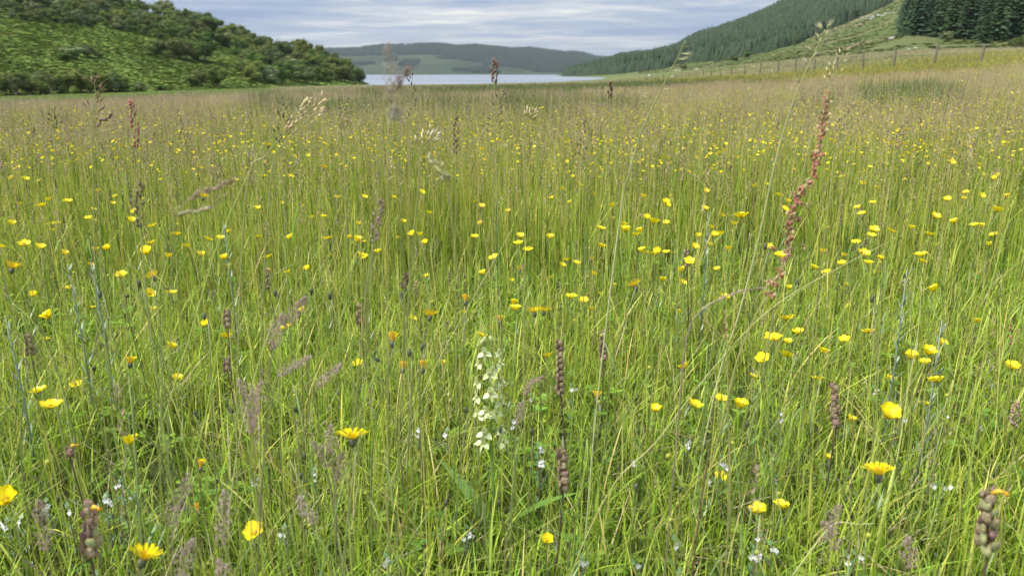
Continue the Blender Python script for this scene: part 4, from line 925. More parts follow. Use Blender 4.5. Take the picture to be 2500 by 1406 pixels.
# the thousands beyond, uncountable
sb = []
for hmb in HEADB:
    for rx in (.2, .7):
        mb = MB(); M = Matrix.Rotation(rx, 3, 'X'); mb.add([M @ V_(v) * .0125 for v in hmb.v], hmb.f, hmb.c); mb.tube([V_((0, 0, -.30)), V_((.01, 0, -.1)), V_((0, 0, 0))], [.001, .001, .0008], (.2, .28, .06), 3); sb.append(mb)
x, y = wedge(12000, 3.2, 34, .8, 1.0, True); rat = x / y; n_ = _vn(x + 30, y, 5.0); keep = RNG.uniform(0, 1, len(x)) < np.where(y < 9, .30 + .38 * (rat > .1), .05) * np.clip(1 + (n_ - .5) * 3.2, .15, 3) + np.where((rat > .12) & (y > 13), .5 * (n_ > .35), 0); x, y = x[keep], y[keep]
hz = RNG.uniform(.32, .47, len(x)); P_ = pts_of(x, y); P_[:, 2] += hz
tag(scatter('distant_buttercups', sb, P_, RNG.uniform(0, 6.28, len(x)), np.where(y > 12, RNG.uniform(.8, 1.25, len(x)), RNG.uniform(.5, .95, len(x))), [M_petal]), 'hundreds of tiny yellow buttercups dotted through the farther meadow', 'buttercups', kind='stuff')

# ---- hawkbits
def hawk_petal(L_=1.0):
    mb = MB(); vs, fs, cs = [], [], []; n = 5
    for i in range(n):
        u = i / (n - 1); w = .075 * (.55 + .65 * u); z_ = .10 * u * (1 - u) * 2 + .03 * u
        for v in (-1, 0, 1): vs.append(V_((u, w * v, z_ - .02 * (v == 0)))); cs.append((1, 1, 1))
    vs += [V_((1.05, -.06, .05)), V_((1.06, .0, .05)), V_((1.05, .06, .05))]; cs += [(1, 1, 1)] * 3
    for i in range(n): a = i * 3; fs += [(a, a + 3, a + 4, a + 1), (a + 1, a + 4, a + 5, a + 2)]
    mb.add(vs, fs, cs); return mb.mesh('petal', M_hawk)
HP = hawk_petal()
def hawk_cup():
    mb = MB(); pts = [V_((0, 0, -.62)), V_((0, 0, -.5)), V_((0, 0, -.25)), V_((0, 0, -.02))]; mb.tube(pts, [.07, .18, .25, .23], (.10, .12, .06), 10)
    for k in range(22): a = k * 2.4; z_ = -.5 + .5 * (k / 22); d = V_((math.cos(a), math.sin(a), 0)); s = V_((-d.y, d.x, 0)); r_ = .22; mb.add([d * r_ + s * .05 + UP * (z_ - .02), d * (r_ + .04) + UP * (z_ + .16), d * r_ - s * .05 + UP * (z_ - .02)], [(0, 1, 2)], vary((.08, .09, .045), .3))
    return mb.mesh('involucre', M_stem)
HC = hawk_cup()
def hawk_tuft():
    mb = MB()
    for k in range(34):
        a = rnd(0, 6.28); e = rnd(.7, 1.4); d = V_((math.cos(a) * math.cos(e), math.sin(a) * math.cos(e), math.sin(e))); s = V_((-math.sin(a), math.cos(a), 0)); l = rnd(.25, .5)
        mb.add([s * .03, d * l + s * .045, d * l - s * .045, -s * .03], [(0, 1, 2, 3)], (1, .92, 1))
    return mb.mesh('floret_tuft', M_hawk)
HT = hawk_tuft()
def hawkbit(px, py, wpx, op, label, tilt=(0, 0), az=None):
    """op: 0 flat open .. 1 closed upright"""
    P = head_at(px, py, wpx, .030 * (1 - .45 * op)); e, hp = plant_root('hawkbit', P, HB, label, 'hawkbit', 'hawkbit flowers in the meadow', az, 1)
    rs = .0155; hd = obj('involucre', HC, e, hp, face(e.rotation_euler.z, tilt[0] - .45, tilt[1]), rs); obj('floret_tuft', HT, hd, scl=(1 - .4 * op, 1 - .4 * op, 1 + .4 * op))
    for ring, (n, l, el) in enumerate(((16, 1.0, .42), (11, .78, .75))):
        for k in range(n):
            ee = el + op * (1.25 - el) + rnd(-.08, .08); ll = l * rnd(.9, 1.06) * (1 - .2 * op); a = k * 6.283 / n + ring * .2 + rnd(-.06, .06)
            obj('petal', HP, hd, (math.cos(a) * .12, math.sin(a) * .12, -.02 + ring * .03), (0, -ee, a), (ll, ll, ll))
hk = [(860,1070,72,0,'wide open hawkbit with flat rays, left of the orchid',(.15,.0)),(2145,1157,70,.12,'wide open hawkbit alone at the lower right',(.2,-.05)),(350,1363,74,.18,'hawkbit with striped backs at the bottom left corner',(.1,.35)),(374,677,32,.3,'hawkbit leaning left on a dark stem',(.1,-.6)),(30,655,40,.25,'hawkbit with reddish ray backs at the left edge',(0,.1)),(958,832,36,.75,'half closed hawkbit upper left of the orchid',(0,0)),(1032,898,28,.9,'closed faded hawkbit just left of the orchid top',(0,0)),(984,900,26,.9,'small faded closed hawkbit beside the closed one by the orchid',(0,.1)),(1050,771,42,.15,'open hawkbit above the closed ones left of the orchid',(0,.1)),(1136,735,24,.85,'nearly closed hawkbit above the orchid',(0,0)),(1222,783,20,.85,'narrow closed hawkbit just above the orchid tip',(0,0)),(1305,762,38,.1,'left half of the double hawkbit above the orchid',(0,-.1)),(1328,760,36,.1,'right half of the double hawkbit above the orchid',(.05,.1)),(1382,637,24,.1,'small open hawkbit in the grass above the double one',(0,0)),(1550,698,42,.1,'broad open hawkbit left of the curved beige grass head',(0,-.3)),(1457,970,28,.7,'cup shaped hawkbit right of the orchid',(0,.1)),(318,886,30,.6,'half closed orange tinged hawkbit at lower left',(.1,.1)),(484,1246,24,1.0,'closed hawkbit pointing up left near the bottom',(0,-.6)),(490,1140,26,.95,'withering hawkbit with a drooping crown at lower left',(.1,.1)),(1268,660,20,.6,'small orange hawkbit above the two buttercups',(0,0)),(496,482,26,.15,'small hawkbit beside the dark blurred grass head',(0,0)),(655,356,22,.1,'small hawkbit far up in the meadow at the left',(0,0)),(1443,635,18,.4,'small dull hawkbit beside the bend of a thin stem',(0,0)),(232,613,18,.7,'small closed hawkbit in the grass at the left',(0,0)),(790,411,18,.3,'tiny hawkbit high in the meadow left of centre',(0,0)),(1035,388,16,.3,'tiny orange hawkbit near the top middle',(0,0))]
for h_ in hk: hawkbit(*h_)
# dark closed hawkbit heads without rays
dk = [(1035,845,.5),(743,1113,0),(143,1215,0),(735,1160,0),(672,715,0),(760,712,.3),(805,722,0),(980,720,0),(475,1010,.4),(1137,1000,0),(720,1000,.3),(2130,728,0),(245,717,.2),(340,692,.1),(310,728,1.2),(1222,1046,.1),(1297,1052,0),(1218,1225,0),(1090,1225,.3),(1825,1035,0),(2215,1312,0),(2283,1355,.3),(560,1002,.6),(85,1250,0),(1000,860,.2),(1945,690,0),(1870,600,.2),(230,900,.5),(62,880,.2),(1660,1195,.2),(1555,1185,.5),(500,770,.3),(915,880,.9),(1880,1090,.2)]
for px_, py_, tl in dk:
    P = head_at(px_, py_, 16, .010); e, hp = plant_root('closed_hawkbit', P, HB, f'dark closed flower head {where(px_, py_)}', 'seed head', 'dark closed flower heads', None, 1); hd = obj('involucre', HC, e, hp + V_((0, 0, .004)), (rnd(-.2, .2), tl, 0), (.0115, .0115, .018))

# ---- eyebright: tiny white flowers low in the sward
def eyebright():
    mb = MB()
    for a, l, w in ((-1.57, 1, .42), (-.6, .85, .36), (-2.55, .85, .36), (1.2, .6, .3), (1.94, .6, .3)):
        d = V_((math.cos(a), 0, math.sin(a))); s = V_((-math.sin(a), 0, math.cos(a))); mb.add([V_((0, 0, 0)), d * l * .6 + s * w - V_((0, .15, 0)), d * l - V_((0, .25, 0)), d * l * .6 - s * w - V_((0, .15, 0))], [(0, 1, 2, 3)], (.92, .91, .95))
    mb.blob((0, -.1, -.1), (.16, .1, .14), (.85, .65, .08), n=6, m=4); return mb.mesh('flower', M_orchid)
EB = eyebright()
def eb_plant():
    mb = MB(); mb.tube([V_((0, 0, 0)), V_((.003, 0, .05)), V_((0, .002, .1))], [.0012, .001, .0008], (.16, .12, .06), 4)
    for k in range(14):
        z_ = .02 + k * .006; a = k * 1.57 + (k % 2) * .3; d = V_((math.cos(a), math.sin(a), .5)); s = V_((-math.sin(a), math.cos(a), 0)); p = V_((0, 0, z_)); mb.add([p, p + d * .005 + s * .0035, p + d * .011, p + d * .005 - s * .0035], [(0, 1, 2, 3)], vary((.10, .19, .05)))
    return mb.mesh('leafy_stem', M_stem)
EP = eb_plant()
eb = [(250,1205),(262,1200),(160,1225),(45,1255),(715,980),(1555,1360),(1652,1305),(1845,1325),(1885,1322),(1860,1300),(1843,1342),(2075,1348),(2092,1346),(2275,1178),(2305,1190),(1425,1350),(1420,1335),(1315,1105),(1318,1080),(1140,1290),(1145,1275),(2135,957),(1555,1122),(1397,940),(1298,965),(1905,1015),(1760,1115),(1770,1122),(2418,945),(2310,1028),(290,1165),(330,1200),(620,1150),(765,1138),(738,1192),(1090,1045),(1733,1160),(1890,1155),(2390,1048),(1250,1022),(1320,1122),(110,1215),(12,1262),(945,1340),(1020,1045),(2200,1025),(1660,1385),(228,1388),(690,1275),(1680,1075)]
for px_, py_ in eb:
    d = ray(px_, py_); h = rnd(.10, .17); zc = (h - EYE.z) / d.z; P = EYE + d * zc; z0 = gzf(P.x, P.y)
    e = empty('eyebright', (P.x, P.y, z0), rnd(-.5, .5)); tag(e, f'tiny white eyebright flower {where(px_, py_)}', 'eyebright', 'tiny white eyebright flowers low in the grass'); obj('leafy_stem', EP, e, scl=(1, 1, h / .1))
    for k in range(random.randint(1, 3)): obj('flower', EB, e, (rnd(-.006, .006), -.004 + rnd(-.004, .004), h + rnd(-.012, .004)), (rnd(-.5, .1), rnd(-.3, .3), rnd(-.6, .6)), rnd(.0045, .0066))

# ---- the orchid
random.seed(33)
OW = (.84, .87, .50); OG = (.52, .62, .22); oY = 1.13
def opetal(name, L_, Wd, bend, col, tipc=None, seg=6):
    mb = MB(); vs, fs, cs = [], [], []
    for i in range(seg + 1):
        u = i / seg; w = Wd * math.sin(math.pi * (u ** .75) * .96 + .06) if i < seg else .02 * Wd; 
        for v in (-1, 0, 1): vs.append(V_((u * L_, w * v, bend * u * u + .12 * Wd * v * v))); cs.append(tuple(a * (1 - u) + b * u for a, b in zip(tipc or col, col)))
    for i in range(seg): a = i * 3; fs += [(a, a + 3, a + 4, a + 1), (a + 1, a + 4, a + 5, a + 2)]
    mb.add(vs, fs, cs); return mb.mesh(name, M_orchid)
o_sep = opetal('sepal', .0135, .0044, -.002, OW, OG); o_pet = opetal('petal', .0085, .0026, .0015, OW); o_hood = opetal('hood', .010, .0048, .003, OW, OG); o_lip = opetal('lip', .0155, .0021, -.003, (.66, .74, .36), OW)
sp = MB(); sp.tube([V_((0, 0, 0)), V_((-.006, 0, -.003)), V_((-.013, .001, -.010)), V_((-.018, .002, -.019))], [.0011, .0009, .0008, .0011], OG, 5); o_spur = sp.mesh('spur', M_orchid)
def column_mesh():
    mb = MB(); mb.blob((.001, 0, .001), (.0026, .0030, .0034), (.72, .72, .34), n=8, m=6); mb.blob((.003, .0016, .0012), (.0008, .0008, .0018), (.55, .5, .15), n=5, m=4); mb.blob((.003, -.0016, .0012), (.0008, .0008, .0018), (.55, .5, .15), n=5, m=4)
    mb.tube([V_((0, 0, 0)), V_((-.004, 0, -.003)), V_((-.010, 0, -.010)), V_((-.014, 0, -.018))], [.0016, .0018, .0017, .0012], (.33, .46, .12), 6); return mb.mesh('flower', M_orchid)
o_col = column_mesh()
base = W(1212, 1340, oY); base.z = gzf(base.x, base.y)
zo = lambda zx, zy: (1050 + zx / 2.245, 780 + zy / 2.245)
axis = [V_(base)] + [W(*zo(a, b), oY) for a, b in ((352, 1040), (342, 860), (338, 690), (330, 540), (330, 400), (325, 270), (312, 160), (300, 125))]
e = empty('orchid', tuple(base)); tag(e, 'pale greenish white butterfly orchid with a tall loose flower spike, standing in the foreground centre', 'orchid')
mb = MB(); mb.tube([a - base for a in axis], [.0040, .0036, .0033, .003, .0025, .0021, .0017, .0013, .0008], (.22, .36, .06), 8)
obj('stem', mb.mesh('stem', M_stem), e)
for a, L_, w in ((-.4, .16, .030), (2.5, .14, .028)):
    mb = MB(); pts = arc(V_((0, 0, .005)), a, .45, L_, .5, 7); mb.ribbon(pts, [w * k for k in (.35, .75, 1, 1.05, .95, .75, .45, 0)], V_((-math.sin(a), math.cos(a), 0)), (.14, .27, .04)); obj('basal_leaf', mb.mesh('basal_leaf', M_stem), e)
for a, z_ in ((.6, .11), (3.6, .17)):
    mb = MB(); pts = arc((axis[1] - base).lerp(axis[2] - base, z_ * 2), a, .3, .04, .2, 4); mb.ribbon(pts, [.005, .008, .007, .004, 0], V_((-math.sin(a), math.cos(a), 0)), (.2, .34, .06)); obj('bract', mb.mesh('bract', M_stem), e)
fl = [(298,182,0,1),(372,180,1,.8),(268,240,-1,.9),(380,243,1,.9),(340,272,.2,.85),(326,297,-.1,1.1),(262,345,-1,1.05),(388,338,1,.95),(350,368,.4,.9),(330,402,0,1.1),(258,425,-1,1.1),(383,445,.8,1.15),(268,518,-.8,1.1),(304,502,-.3,1.05),(358,512,.5,1.1),(300,622,-.3,1.2),(290,672,-.5,1.2),(385,600,.9,1),(398,668,1,1.05),(330,520,.1,.9)]
for zx, zy, sd, sc in fl:
    P = W(*zo(zx, zy), oY - .012 * (1 - abs(sd))) - base
    yaw = -math.pi / 2 + sd * 1.0; f = obj('flower', o_col, e, P, (rnd(-.15, .15), rnd(.05, .3), yaw), sc * .96)
    obj('hood', o_hood, f, (0, 0, .002), (0, -1.1, 0)); obj('lip', o_lip, f, (.001, 0, -.001), (0, 1.15 + rnd(-.2, .2), rnd(-.2, .2))); obj('spur', o_spur, f)
    for s in (-1, 1): obj('sepal', o_sep, f, (0, s * .001, 0), (s * .5, .35 + rnd(-.15, .15), s * 1.15)); obj('petal', o_pet, f, (0, s * .001, .001), (s * -.3, -.85, s * .5))
bm_ = MB(); bm_.blob((0, 0, 0), (.003, .003, .006), (.6, .68, .3), n=8, m=6); bm_.tube([V_((0, 0, -.004)), V_((-.003, 0, -.012))], [.0014, .001], (.33, .46, .12), 5); o_bud = bm_.mesh('bud', M_orchid)
for zx, zy in ((335, 108), (283, 125), (300, 112)): obj('bud', o_bud, e, W(*zo(zx, zy), oY) - base, (rnd(-.3, .3), rnd(-.5, .5), 0), 1.1)

# ---- yellow rattle: spikes of inflated papery pods
def pod(cols):
    """a flat, papery, veined disc with a pinched rim and a small toothed mouth at the top"""
    mb = MB(); n = 14; vs, cs, fs = [], [], []
    for s in (-1, 1):
        c0 = len(vs); vs.append(V_((0, s * .0026, .0055))); cs.append(vary(cols[0], .15))
        for ring, (rr, th) in enumerate(((.55, .0021), (.85, .0011), (1.0, .0))):
            for q in range(n):
                t = 2 * math.pi * q / n; up = max(0, math.sin(t)) ** 6; w = .0072 * rr * (1 + rnd(-.05, .05)); h = .0068 * rr * (1 + .38 * up)
                vs.append(V_((math.cos(t) * w * (1 - .35 * up), s * th * (1 + .25 * (q % 2)), .0055 + math.sin(t) * h))); cs.append(vary(cols[1] if q % 2 and ring < 2 else cols[0] if ring < 2 else cols[2], .18))
        for q in range(n):
            fs.append((c0, c0 + 1 + q, c0 + 1 + (q + 1) % n)[::s])
            for ring in (0, 1): u = c0 + 1 + ring * n + q; v = c0 + 1 + ring * n + (q + 1) % n; fs.append((u, u + n, v + n, v)[::s])
    mb.add(vs, fs, cs)
    for q in (-1, 0, 1): mb.add([V_((q * .0014 - .0008, -.0004, .0138)), V_((q * .0014 + .0008, -.0004, .0138)), V_((q * .0026, 0, .0172))], [(0, 1, 2)], cols[2])
    return mb.mesh('pod', M_pod, False)
PODS = [pod([(.46, .38, .24), (.36, .26, .17), (.24, .14, .10)]), pod([(.42, .29, .24), (.32, .20, .16), (.2, .11, .09)]), pod([(.50, .44, .28), (.40, .30, .18), (.27, .17, .11)])]
PODG = pod([(.44, .46, .22), (.38, .38, .18), (.34, .24, .13)])
rt = [(1372,1092,1200,.95,0,'brown yellow rattle with a column of purple pods, right of the orchid'),(1365,830,960,1.25,0,'tall dull yellow rattle spike behind and right of the orchid'),(2038,940,1045,1.15,0,'yellow rattle with stacked brown pods left of the biggest buttercup'),(2410,1190,1345,.58,1,'large yellow rattle close to the camera at the lower right'),(653,655,705,1.9,1,'small pale podded yellow rattle at mid left'),(72,812,865,1.5,0,'yellow rattle with brown pods at the left edge'),(168,1085,1115,1.0,1,'yellow rattle with one orange flower left of the lone cupped buttercup'),(553,755,800,1.6,0,'thin dark yellow rattle below the left stalks'),(876,742,790,1.65,0,'small yellow rattle right of the pink grass head'),(553,872,905,1.4,0,'short brown yellow rattle left of the pink grass head'),(218,1230,1360,.62,1,'blurred yellow rattle near the bottom left corner'),(1470,805,880,1.4,0,'dark narrow yellow rattle behind the rattle spike'),(1675,610,650,1.9,0,'small faded yellow rattle above the pair of small buttercups')]
for px_, y0_, y1_, Y, g_, l_ in rt:
    T, B = W(px_, y0_, Y), W(px_ + 3, y1_, Y); root = V_((B.x + rnd(-.02, .02), B.y + rnd(0, .03), 0)); root.z = gzf(root.x, root.y); B.z = max(B.z, root.z + .02)
    e = empty('yellow_rattle', tuple(root)); tag(e, l_, 'yellow rattle', 'yellow rattle spikes in the grass'); mb = MB(); L0 = [V_((0, 0, 0)), (B - root) * .5 + V_((.004, 0, 0)), B - root, T - root]; mb.tube(L0, [.0016, .0015, .0013, .0008], (.14, .10, .07), 6)
    for k in range(4): p = L0[0].lerp(L0[2], .35 + .15 * k); a = k * 1.57; d = V_((math.cos(a), math.sin(a), .6)).normalized(); mb.ribbon([p, p + d * .012, p + d * .03], [.003, .005, 0], V_((-math.sin(a), math.cos(a), 0)), (.16, .2, .07))
    obj('stem', mb.mesh('stem', M_stem), e); n = max(3, int((T - B).length / .0056))
    for k in range(n):
        q = (B - root).lerp(T - root, (k + .3) / n); a = (k % 2) * 1.57 + rnd(-.3, .3)
        for s in (0, math.pi):
            aa = a + s + rnd(-.25, .25); s_ = rnd(.62, 1.02) * (1 - .25 * k / n); obj('pod', PODG if g_ and rnd(0, 1) < .35 else random.choice(PODS), e, q + V_((math.cos(aa) * .0045, math.sin(aa) * .0045, -.003)), (rnd(-.25, .25), rnd(.3, .75), aa + 1.57), s_)
    if g_:
        fm = MB(); fm.tube([V_((0, 0, 0)), V_((.004, 0, .004)), V_((.009, 0, .004))], [.0016, .0022, .0014], (.8, .55, .05), 6); fm.blob((.0105, 0, .003), (.0022, .0016, .0022), (.8, .4, .03), n=6, m=4); obj('yellow_flower', fm.mesh('yellow_flower', M_petal), e, (T - root) + V_((.003, -.003, -.004)), (0, 0, rnd(-1, .5)))

# ---- plants and stalks followed along lines
def line_stalk(name, pts_px, Y, r, col, label, cat, group=None, Yb=None, to_ground=True):
    pts = []; n = len(pts_px)
    for i, (a, b) in enumerate(pts_px): pts.append(W(a, b, Y + (0 if Yb is None else (Yb - Y) * i / (n - 1))))
    if to_ground:
        d = pts[-1] - pts[-2]; last = pts[-1]; g = gzf(last.x, last.y)
        if last.z > g + .01:
            dirn = V_((d.x, 0, 0)) * (last.z - g) / max(.02, -d.z) if d.z < 0 else V_((0, 0, 0)); dirn.x = max(-.12, min(.12, dirn.x)); q = last + dirn * .6; q.y += .02; q.z = gzf(q.x, q.y); pts.append(last.lerp(q, .5) + V_((dirn.x * .1, 0, 0))); pts.append(q)
    root = pts[-1].copy()
    # smooth
    def cr(t):
        i = min(int(t), len(pts) - 2); f = t - i; p0, p1, p2, p3 = pts[max(i - 1, 0)], pts[i], pts[i + 1], pts[min(i + 2, len(pts) - 1)]
        return .5 * ((2 * p1) + (p2 - p0) * f + (2 * p0 - 5 * p1 + 4 * p2 - p3) * f * f + (3 * p1 - p0 - 3 * p2 + p3) * f ** 3)
    N_ = (len(pts) - 1) * 5; sp_ = [cr(i / 5) for i in range(N_ + 1)]
    e = empty(name, tuple(root)); tag(e, label, cat, group); loc = [p - root for p in sp_]
    mb = MB(); mb.tube(loc, [r * (.45 + .75 * min(1, i / (N_ * .6))) for i in range(N_ + 1)], col, 5); obj('stem', mb.mesh('stem', M_stem), e)
    return e, loc
def at_len(loc, s):
    for a, b in zip(loc[:-1], loc[1:]):
        l = (b - a).length
        if s <= l: return a.lerp(b, s / max(l, 1e-9)), (a - b).normalized()
        s -= l
    return loc[-1], (loc[-2] - loc[-1]).normalized()
spk = MB(); spikelet(spk, V_((0, 0, 0)), V_((1, 0, 0)), .014, .0008, (.62, .58, .36)); spikelet(spk, V_((.004, 0, .0008)), V_((1, .1, .12)), .012, .0006, (.45, .42, .24)); SPK = spk.mesh('spikelet', M_head)
spk = MB(); spikelet(spk, V_((0, 0, 0)), V_((1, 0, 0)), .0105, .0009, (.24, .20, .11)); SPKD = spk.mesh('spikelet', M_head)
GS = 'single grass stalks rising above the meadow'
sorl = 'tall red sorrel spike curving up at the right of the picture'
# two oat-like stalks reaching over the horizon
e, loc = line_stalk('oat_grass', [(2014, 74), (1988, 130), (1961, 190), (1935, 255), (1912, 325), (1885, 430), (1862, 540), (1838, 640), (1800, 780), (1760, 900)], .95, .0011, (.66, .66, .34), 'tallest pale grass stalk rising over the horizon left of the red sorrel', 'grass stalk', None, 1.15)
for s, side, n in ((.000, 1, 3), (.006, -1, 2), (.012, 1, 3), (.020, -1, 2), (.028, 1, 2), (.036, -1, 3), (.046, 1, 2), (.056, -1, 2), (.066, 1, 3), (.082, -1, 3), (.098, 1, 2)):
    p, d = at_len(loc, s)
    for k in range(n): obj('spikelet', random.choice([SPK, SPKD]), e, p + d * rnd(0, .004), (0, (-.9 if side > 0 else -2.2) + rnd(-.3, .3), rnd(-.6, .6)), rnd(.8, 1.1))
e, loc = line_stalk('oat_grass', [(1674, 100), (1655, 140), (1637, 175), (1618, 212), (1600, 250), (1578, 295), (1560, 340), (1535, 430), (1515, 520)], .80, .0009, (.62, .64, .34), 'pale bent grass stalk with one sided spikelets in front of the spruce wood', 'grass stalk', None, 1.0)
for k in range(8):
    p, d = at_len(loc, .010 + k * .0118); obj('spikelet', SPK if k % 3 else SPKD, e, p, (0, rnd(-.25, .2), rnd(-.4, .4)), rnd(.9, 1.15)); 
    if k % 3 == 0: obj('spikelet', SPKD, e, p, (0, rnd(.1, .4), rnd(-.4, .4)), rnd(.8, 1.0))
for k in range(5): p, d = at_len(loc, .108 + k * .004); obj('spikelet', SPK, e, p - V_((.006, 0, -.002)), (0, math.pi + rnd(-.4, .4), rnd(-.4, .4)), .9)
# other feathery stalks with a stalked open panicle
def panicle(name, line, Y, label, kind, col, k=1.0, r=.0008, frac=.10, scol=(.36, .38, .14), group='flowering grass heads standing above the meadow', Yb=None):
    e, loc = line_stalk(name, line, Y, r if Y > .7 else r * .5, scol, label, 'grass head', group, Yb)
    top = [at_len(loc, frac * t)[0] for t in (1, .66, .33, 0)]; mb = MB(); head_on(mb, top, kind, vary(tuple(min(.7, c * (1.35 if kind != 'fog' else .82)) for c in col), .02), True, k)
    if kind == 'bent' or kind == 'fescue':
        for q in range(9):
            p, d = at_len(loc, frac * (q + .5) / 9); a = rnd(0, 6.28); mb.tube([p, p + (V_((math.cos(a), math.sin(a), .7)) * rnd(.008, .02) * k)], [.0003, .0002], scol, 3)
    obj('panicle', mb.mesh('panicle', M_head), e)
pn = [([(2058,130),(2038,180),(2010,250),(1988,320),(1965,400),(1940,520)],1.0,'feathery stalk just right of the tallest pale stalk','fescue',H_TAN,1.3,.05),
 ([(2090,262),(2060,300),(2040,360),(2030,450)],1.3,'drooping spikelets right of the red sorrel top','fescue',H_BROWN,1.4,.07),
 ([(1008,185),(1003,230),(1002,290),(1000,400)],1.5,'dark spikelets over the lake, left of centre','fescue',H_DARK,1.5,.10),
 ([(1208,150),(1207,200),(1208,260),(1212,400)],1.2,'reddish dark spikelets over the lake, centre','dense',(.16,.09,.06),1.4,.035),
 ([(1225,225),(1212,270),(1208,320),(1205,450)],1.4,'fine panicle below the reddish dark spikelets','fescue',H_DARK,1.6,.09),
 ([(948,108),(951,150),(955,200),(950,300),(948,420)],.55,'pale blurred grass flower in front of the far hill','fog',(.5,.4,.34),.7,.04),
 ([(1000,170),(985,190),(965,215),(940,260),(930,360)],.5,'dark blurred spikelet slanting over the lake edge','dense',(.2,.12,.1),.8,.02),
 ([(965,262),(968,300),(972,400)],.5,'pale blurred tuft below the lake','fog',(.5,.46,.4),.6,.012),
 ([(320,250),(326,285),(333,345),(336,430)],1.4,'reddish brown pointed spike at the upper left','dense',(.30,.12,.09),1.7,.085),
 ([(230,198),(233,235),(228,270),(226,360)],1.1,'dark brown loose spikelets in front of the left bushes','fescue',(.2,.12,.07),1.5,.06),
 ([(128,272),(133,295),(136,330),(138,420)],1.5,'small dark spikelets at the far left','fescue',H_DARK,1.5,.05),
 ([(790,250),(770,272),(745,300),(700,345),(660,450)],1.0,'tan slanting grass head left of the lake, upper one','fescue',H_TAN,1.6,.05),
 ([(755,245),(735,275),(700,320),(650,380),(600,480)],.9,'long tan grass head slanting up to the right','dense',H_TAN,1.5,.05),
 ([(690,262),(688,300),(690,350),(692,450)],1.3,'feathery dark specked grass head beside the slanting tan one','fescue',H_DARK,1.8,.08),
 ([(835,365),(838,300),(840,280),(842,420)][1:],1.4,'fine dark grass head left of the middle','fescue',H_BROWN,1.5,.06),
 ([(1057,330),(1048,345),(1030,380),(1020,470)],.95,'whitish slanting spikelets above the middle','fescue',(.5,.44,.3),1.5,.03),
 ([(1115,290),(1113,330),(1112,420)],1.3,'dark upright grass head in the upper middle','dense',H_DARK,1.4,.06),
 ([(1300,280),(1290,300),(1280,350),(1280,450)],1.2,'two pronged spikelets in the upper centre','fescue',H_TAN,1.7,.03),
 ([(1437,295),(1434,330),(1432,420),(1430,520)],1.3,'narrow grass head with black and white spikelets','fescue',(.2,.17,.1),1.7,.08),
 ([(1490,205),(1489,225),(1488,300)],2.6,'dark dock like spike against the pale far meadow','dense',H_DARK,2.2,.05),
 ([(570,440),(540,455),(500,468),(450,500),(420,640)],.55,'blurred brown grass head slanting at mid left, upper one','dense',(.28,.2,.13),.9,.04),
 ([(510,508),(480,515),(440,522),(415,560),(400,680)],.55,'blurred brown grass head slanting at mid left, lower one','dense',(.32,.27,.16),.9,.025),
 ([(930,490),(922,530),(915,570),(905,640),(890,760)],.75,'dark pinkish narrow head on a leaning stalk, left of centre','dense',(.28,.2,.16),1.2,.05),
 ([(1050,385),(1075,410),(1090,440),(1100,520)],.6,'pale yellow blurred grass head in the upper middle','dense',(.4,.4,.2),1.0,.03),
 ([(1010,800),(1015,700),(1018,690)][::-1],1.2,'thin brown grass head left of the orchid','dense',H_BROWN,1.0,.03),
 ([(990,672),(988,705),(985,800)],1.2,'dark plantain like spike above the orchid','dense',(.12,.07,.05),1.6,.03),
 ([(2212,680),(2220,720),(2225,800)],1.2,'loose seed head at the right side of the meadow','bent',H_TAN,1.3,.035),
 ([(2420,885),(2405,930),(2395,1000)],1.0,'pale loose seed head at the right edge','bent',H_TAN,1.2,.04),
 ([(2480,985),(2476,1040),(2470,1130)],.9,'pinkish brown grass spike at the right edge','dense',(.3,.2,.16),1.3,.035),
 ([(2110,590),(2085,620),(2070,700)],1.3,'dark spikelets in the right part of the meadow','fescue',H_DARK,1.3,.04),
 ([(2200,330),(2185,360),(2178,450)],1.5,'arched dark spikelets at the upper right','fescue',H_BROWN,1.5,.05),
 ([(345,450),(340,520),(350,640),(365,780)],.8,'dark narrow grass head at mid left','dense',(.17,.14,.08),1.2,.05),
 ([(240,330),(262,295),(272,280)][::-1],1.3,'purplish slanting grass head at the upper left','dense',(.26,.18,.16),1.3,.05)]
for ln_, Y, lb, kd, cl_, k_, fr in pn: panicle('flowering_grass', ln_, Y, lb, kd, cl_, k_, .0007, fr)
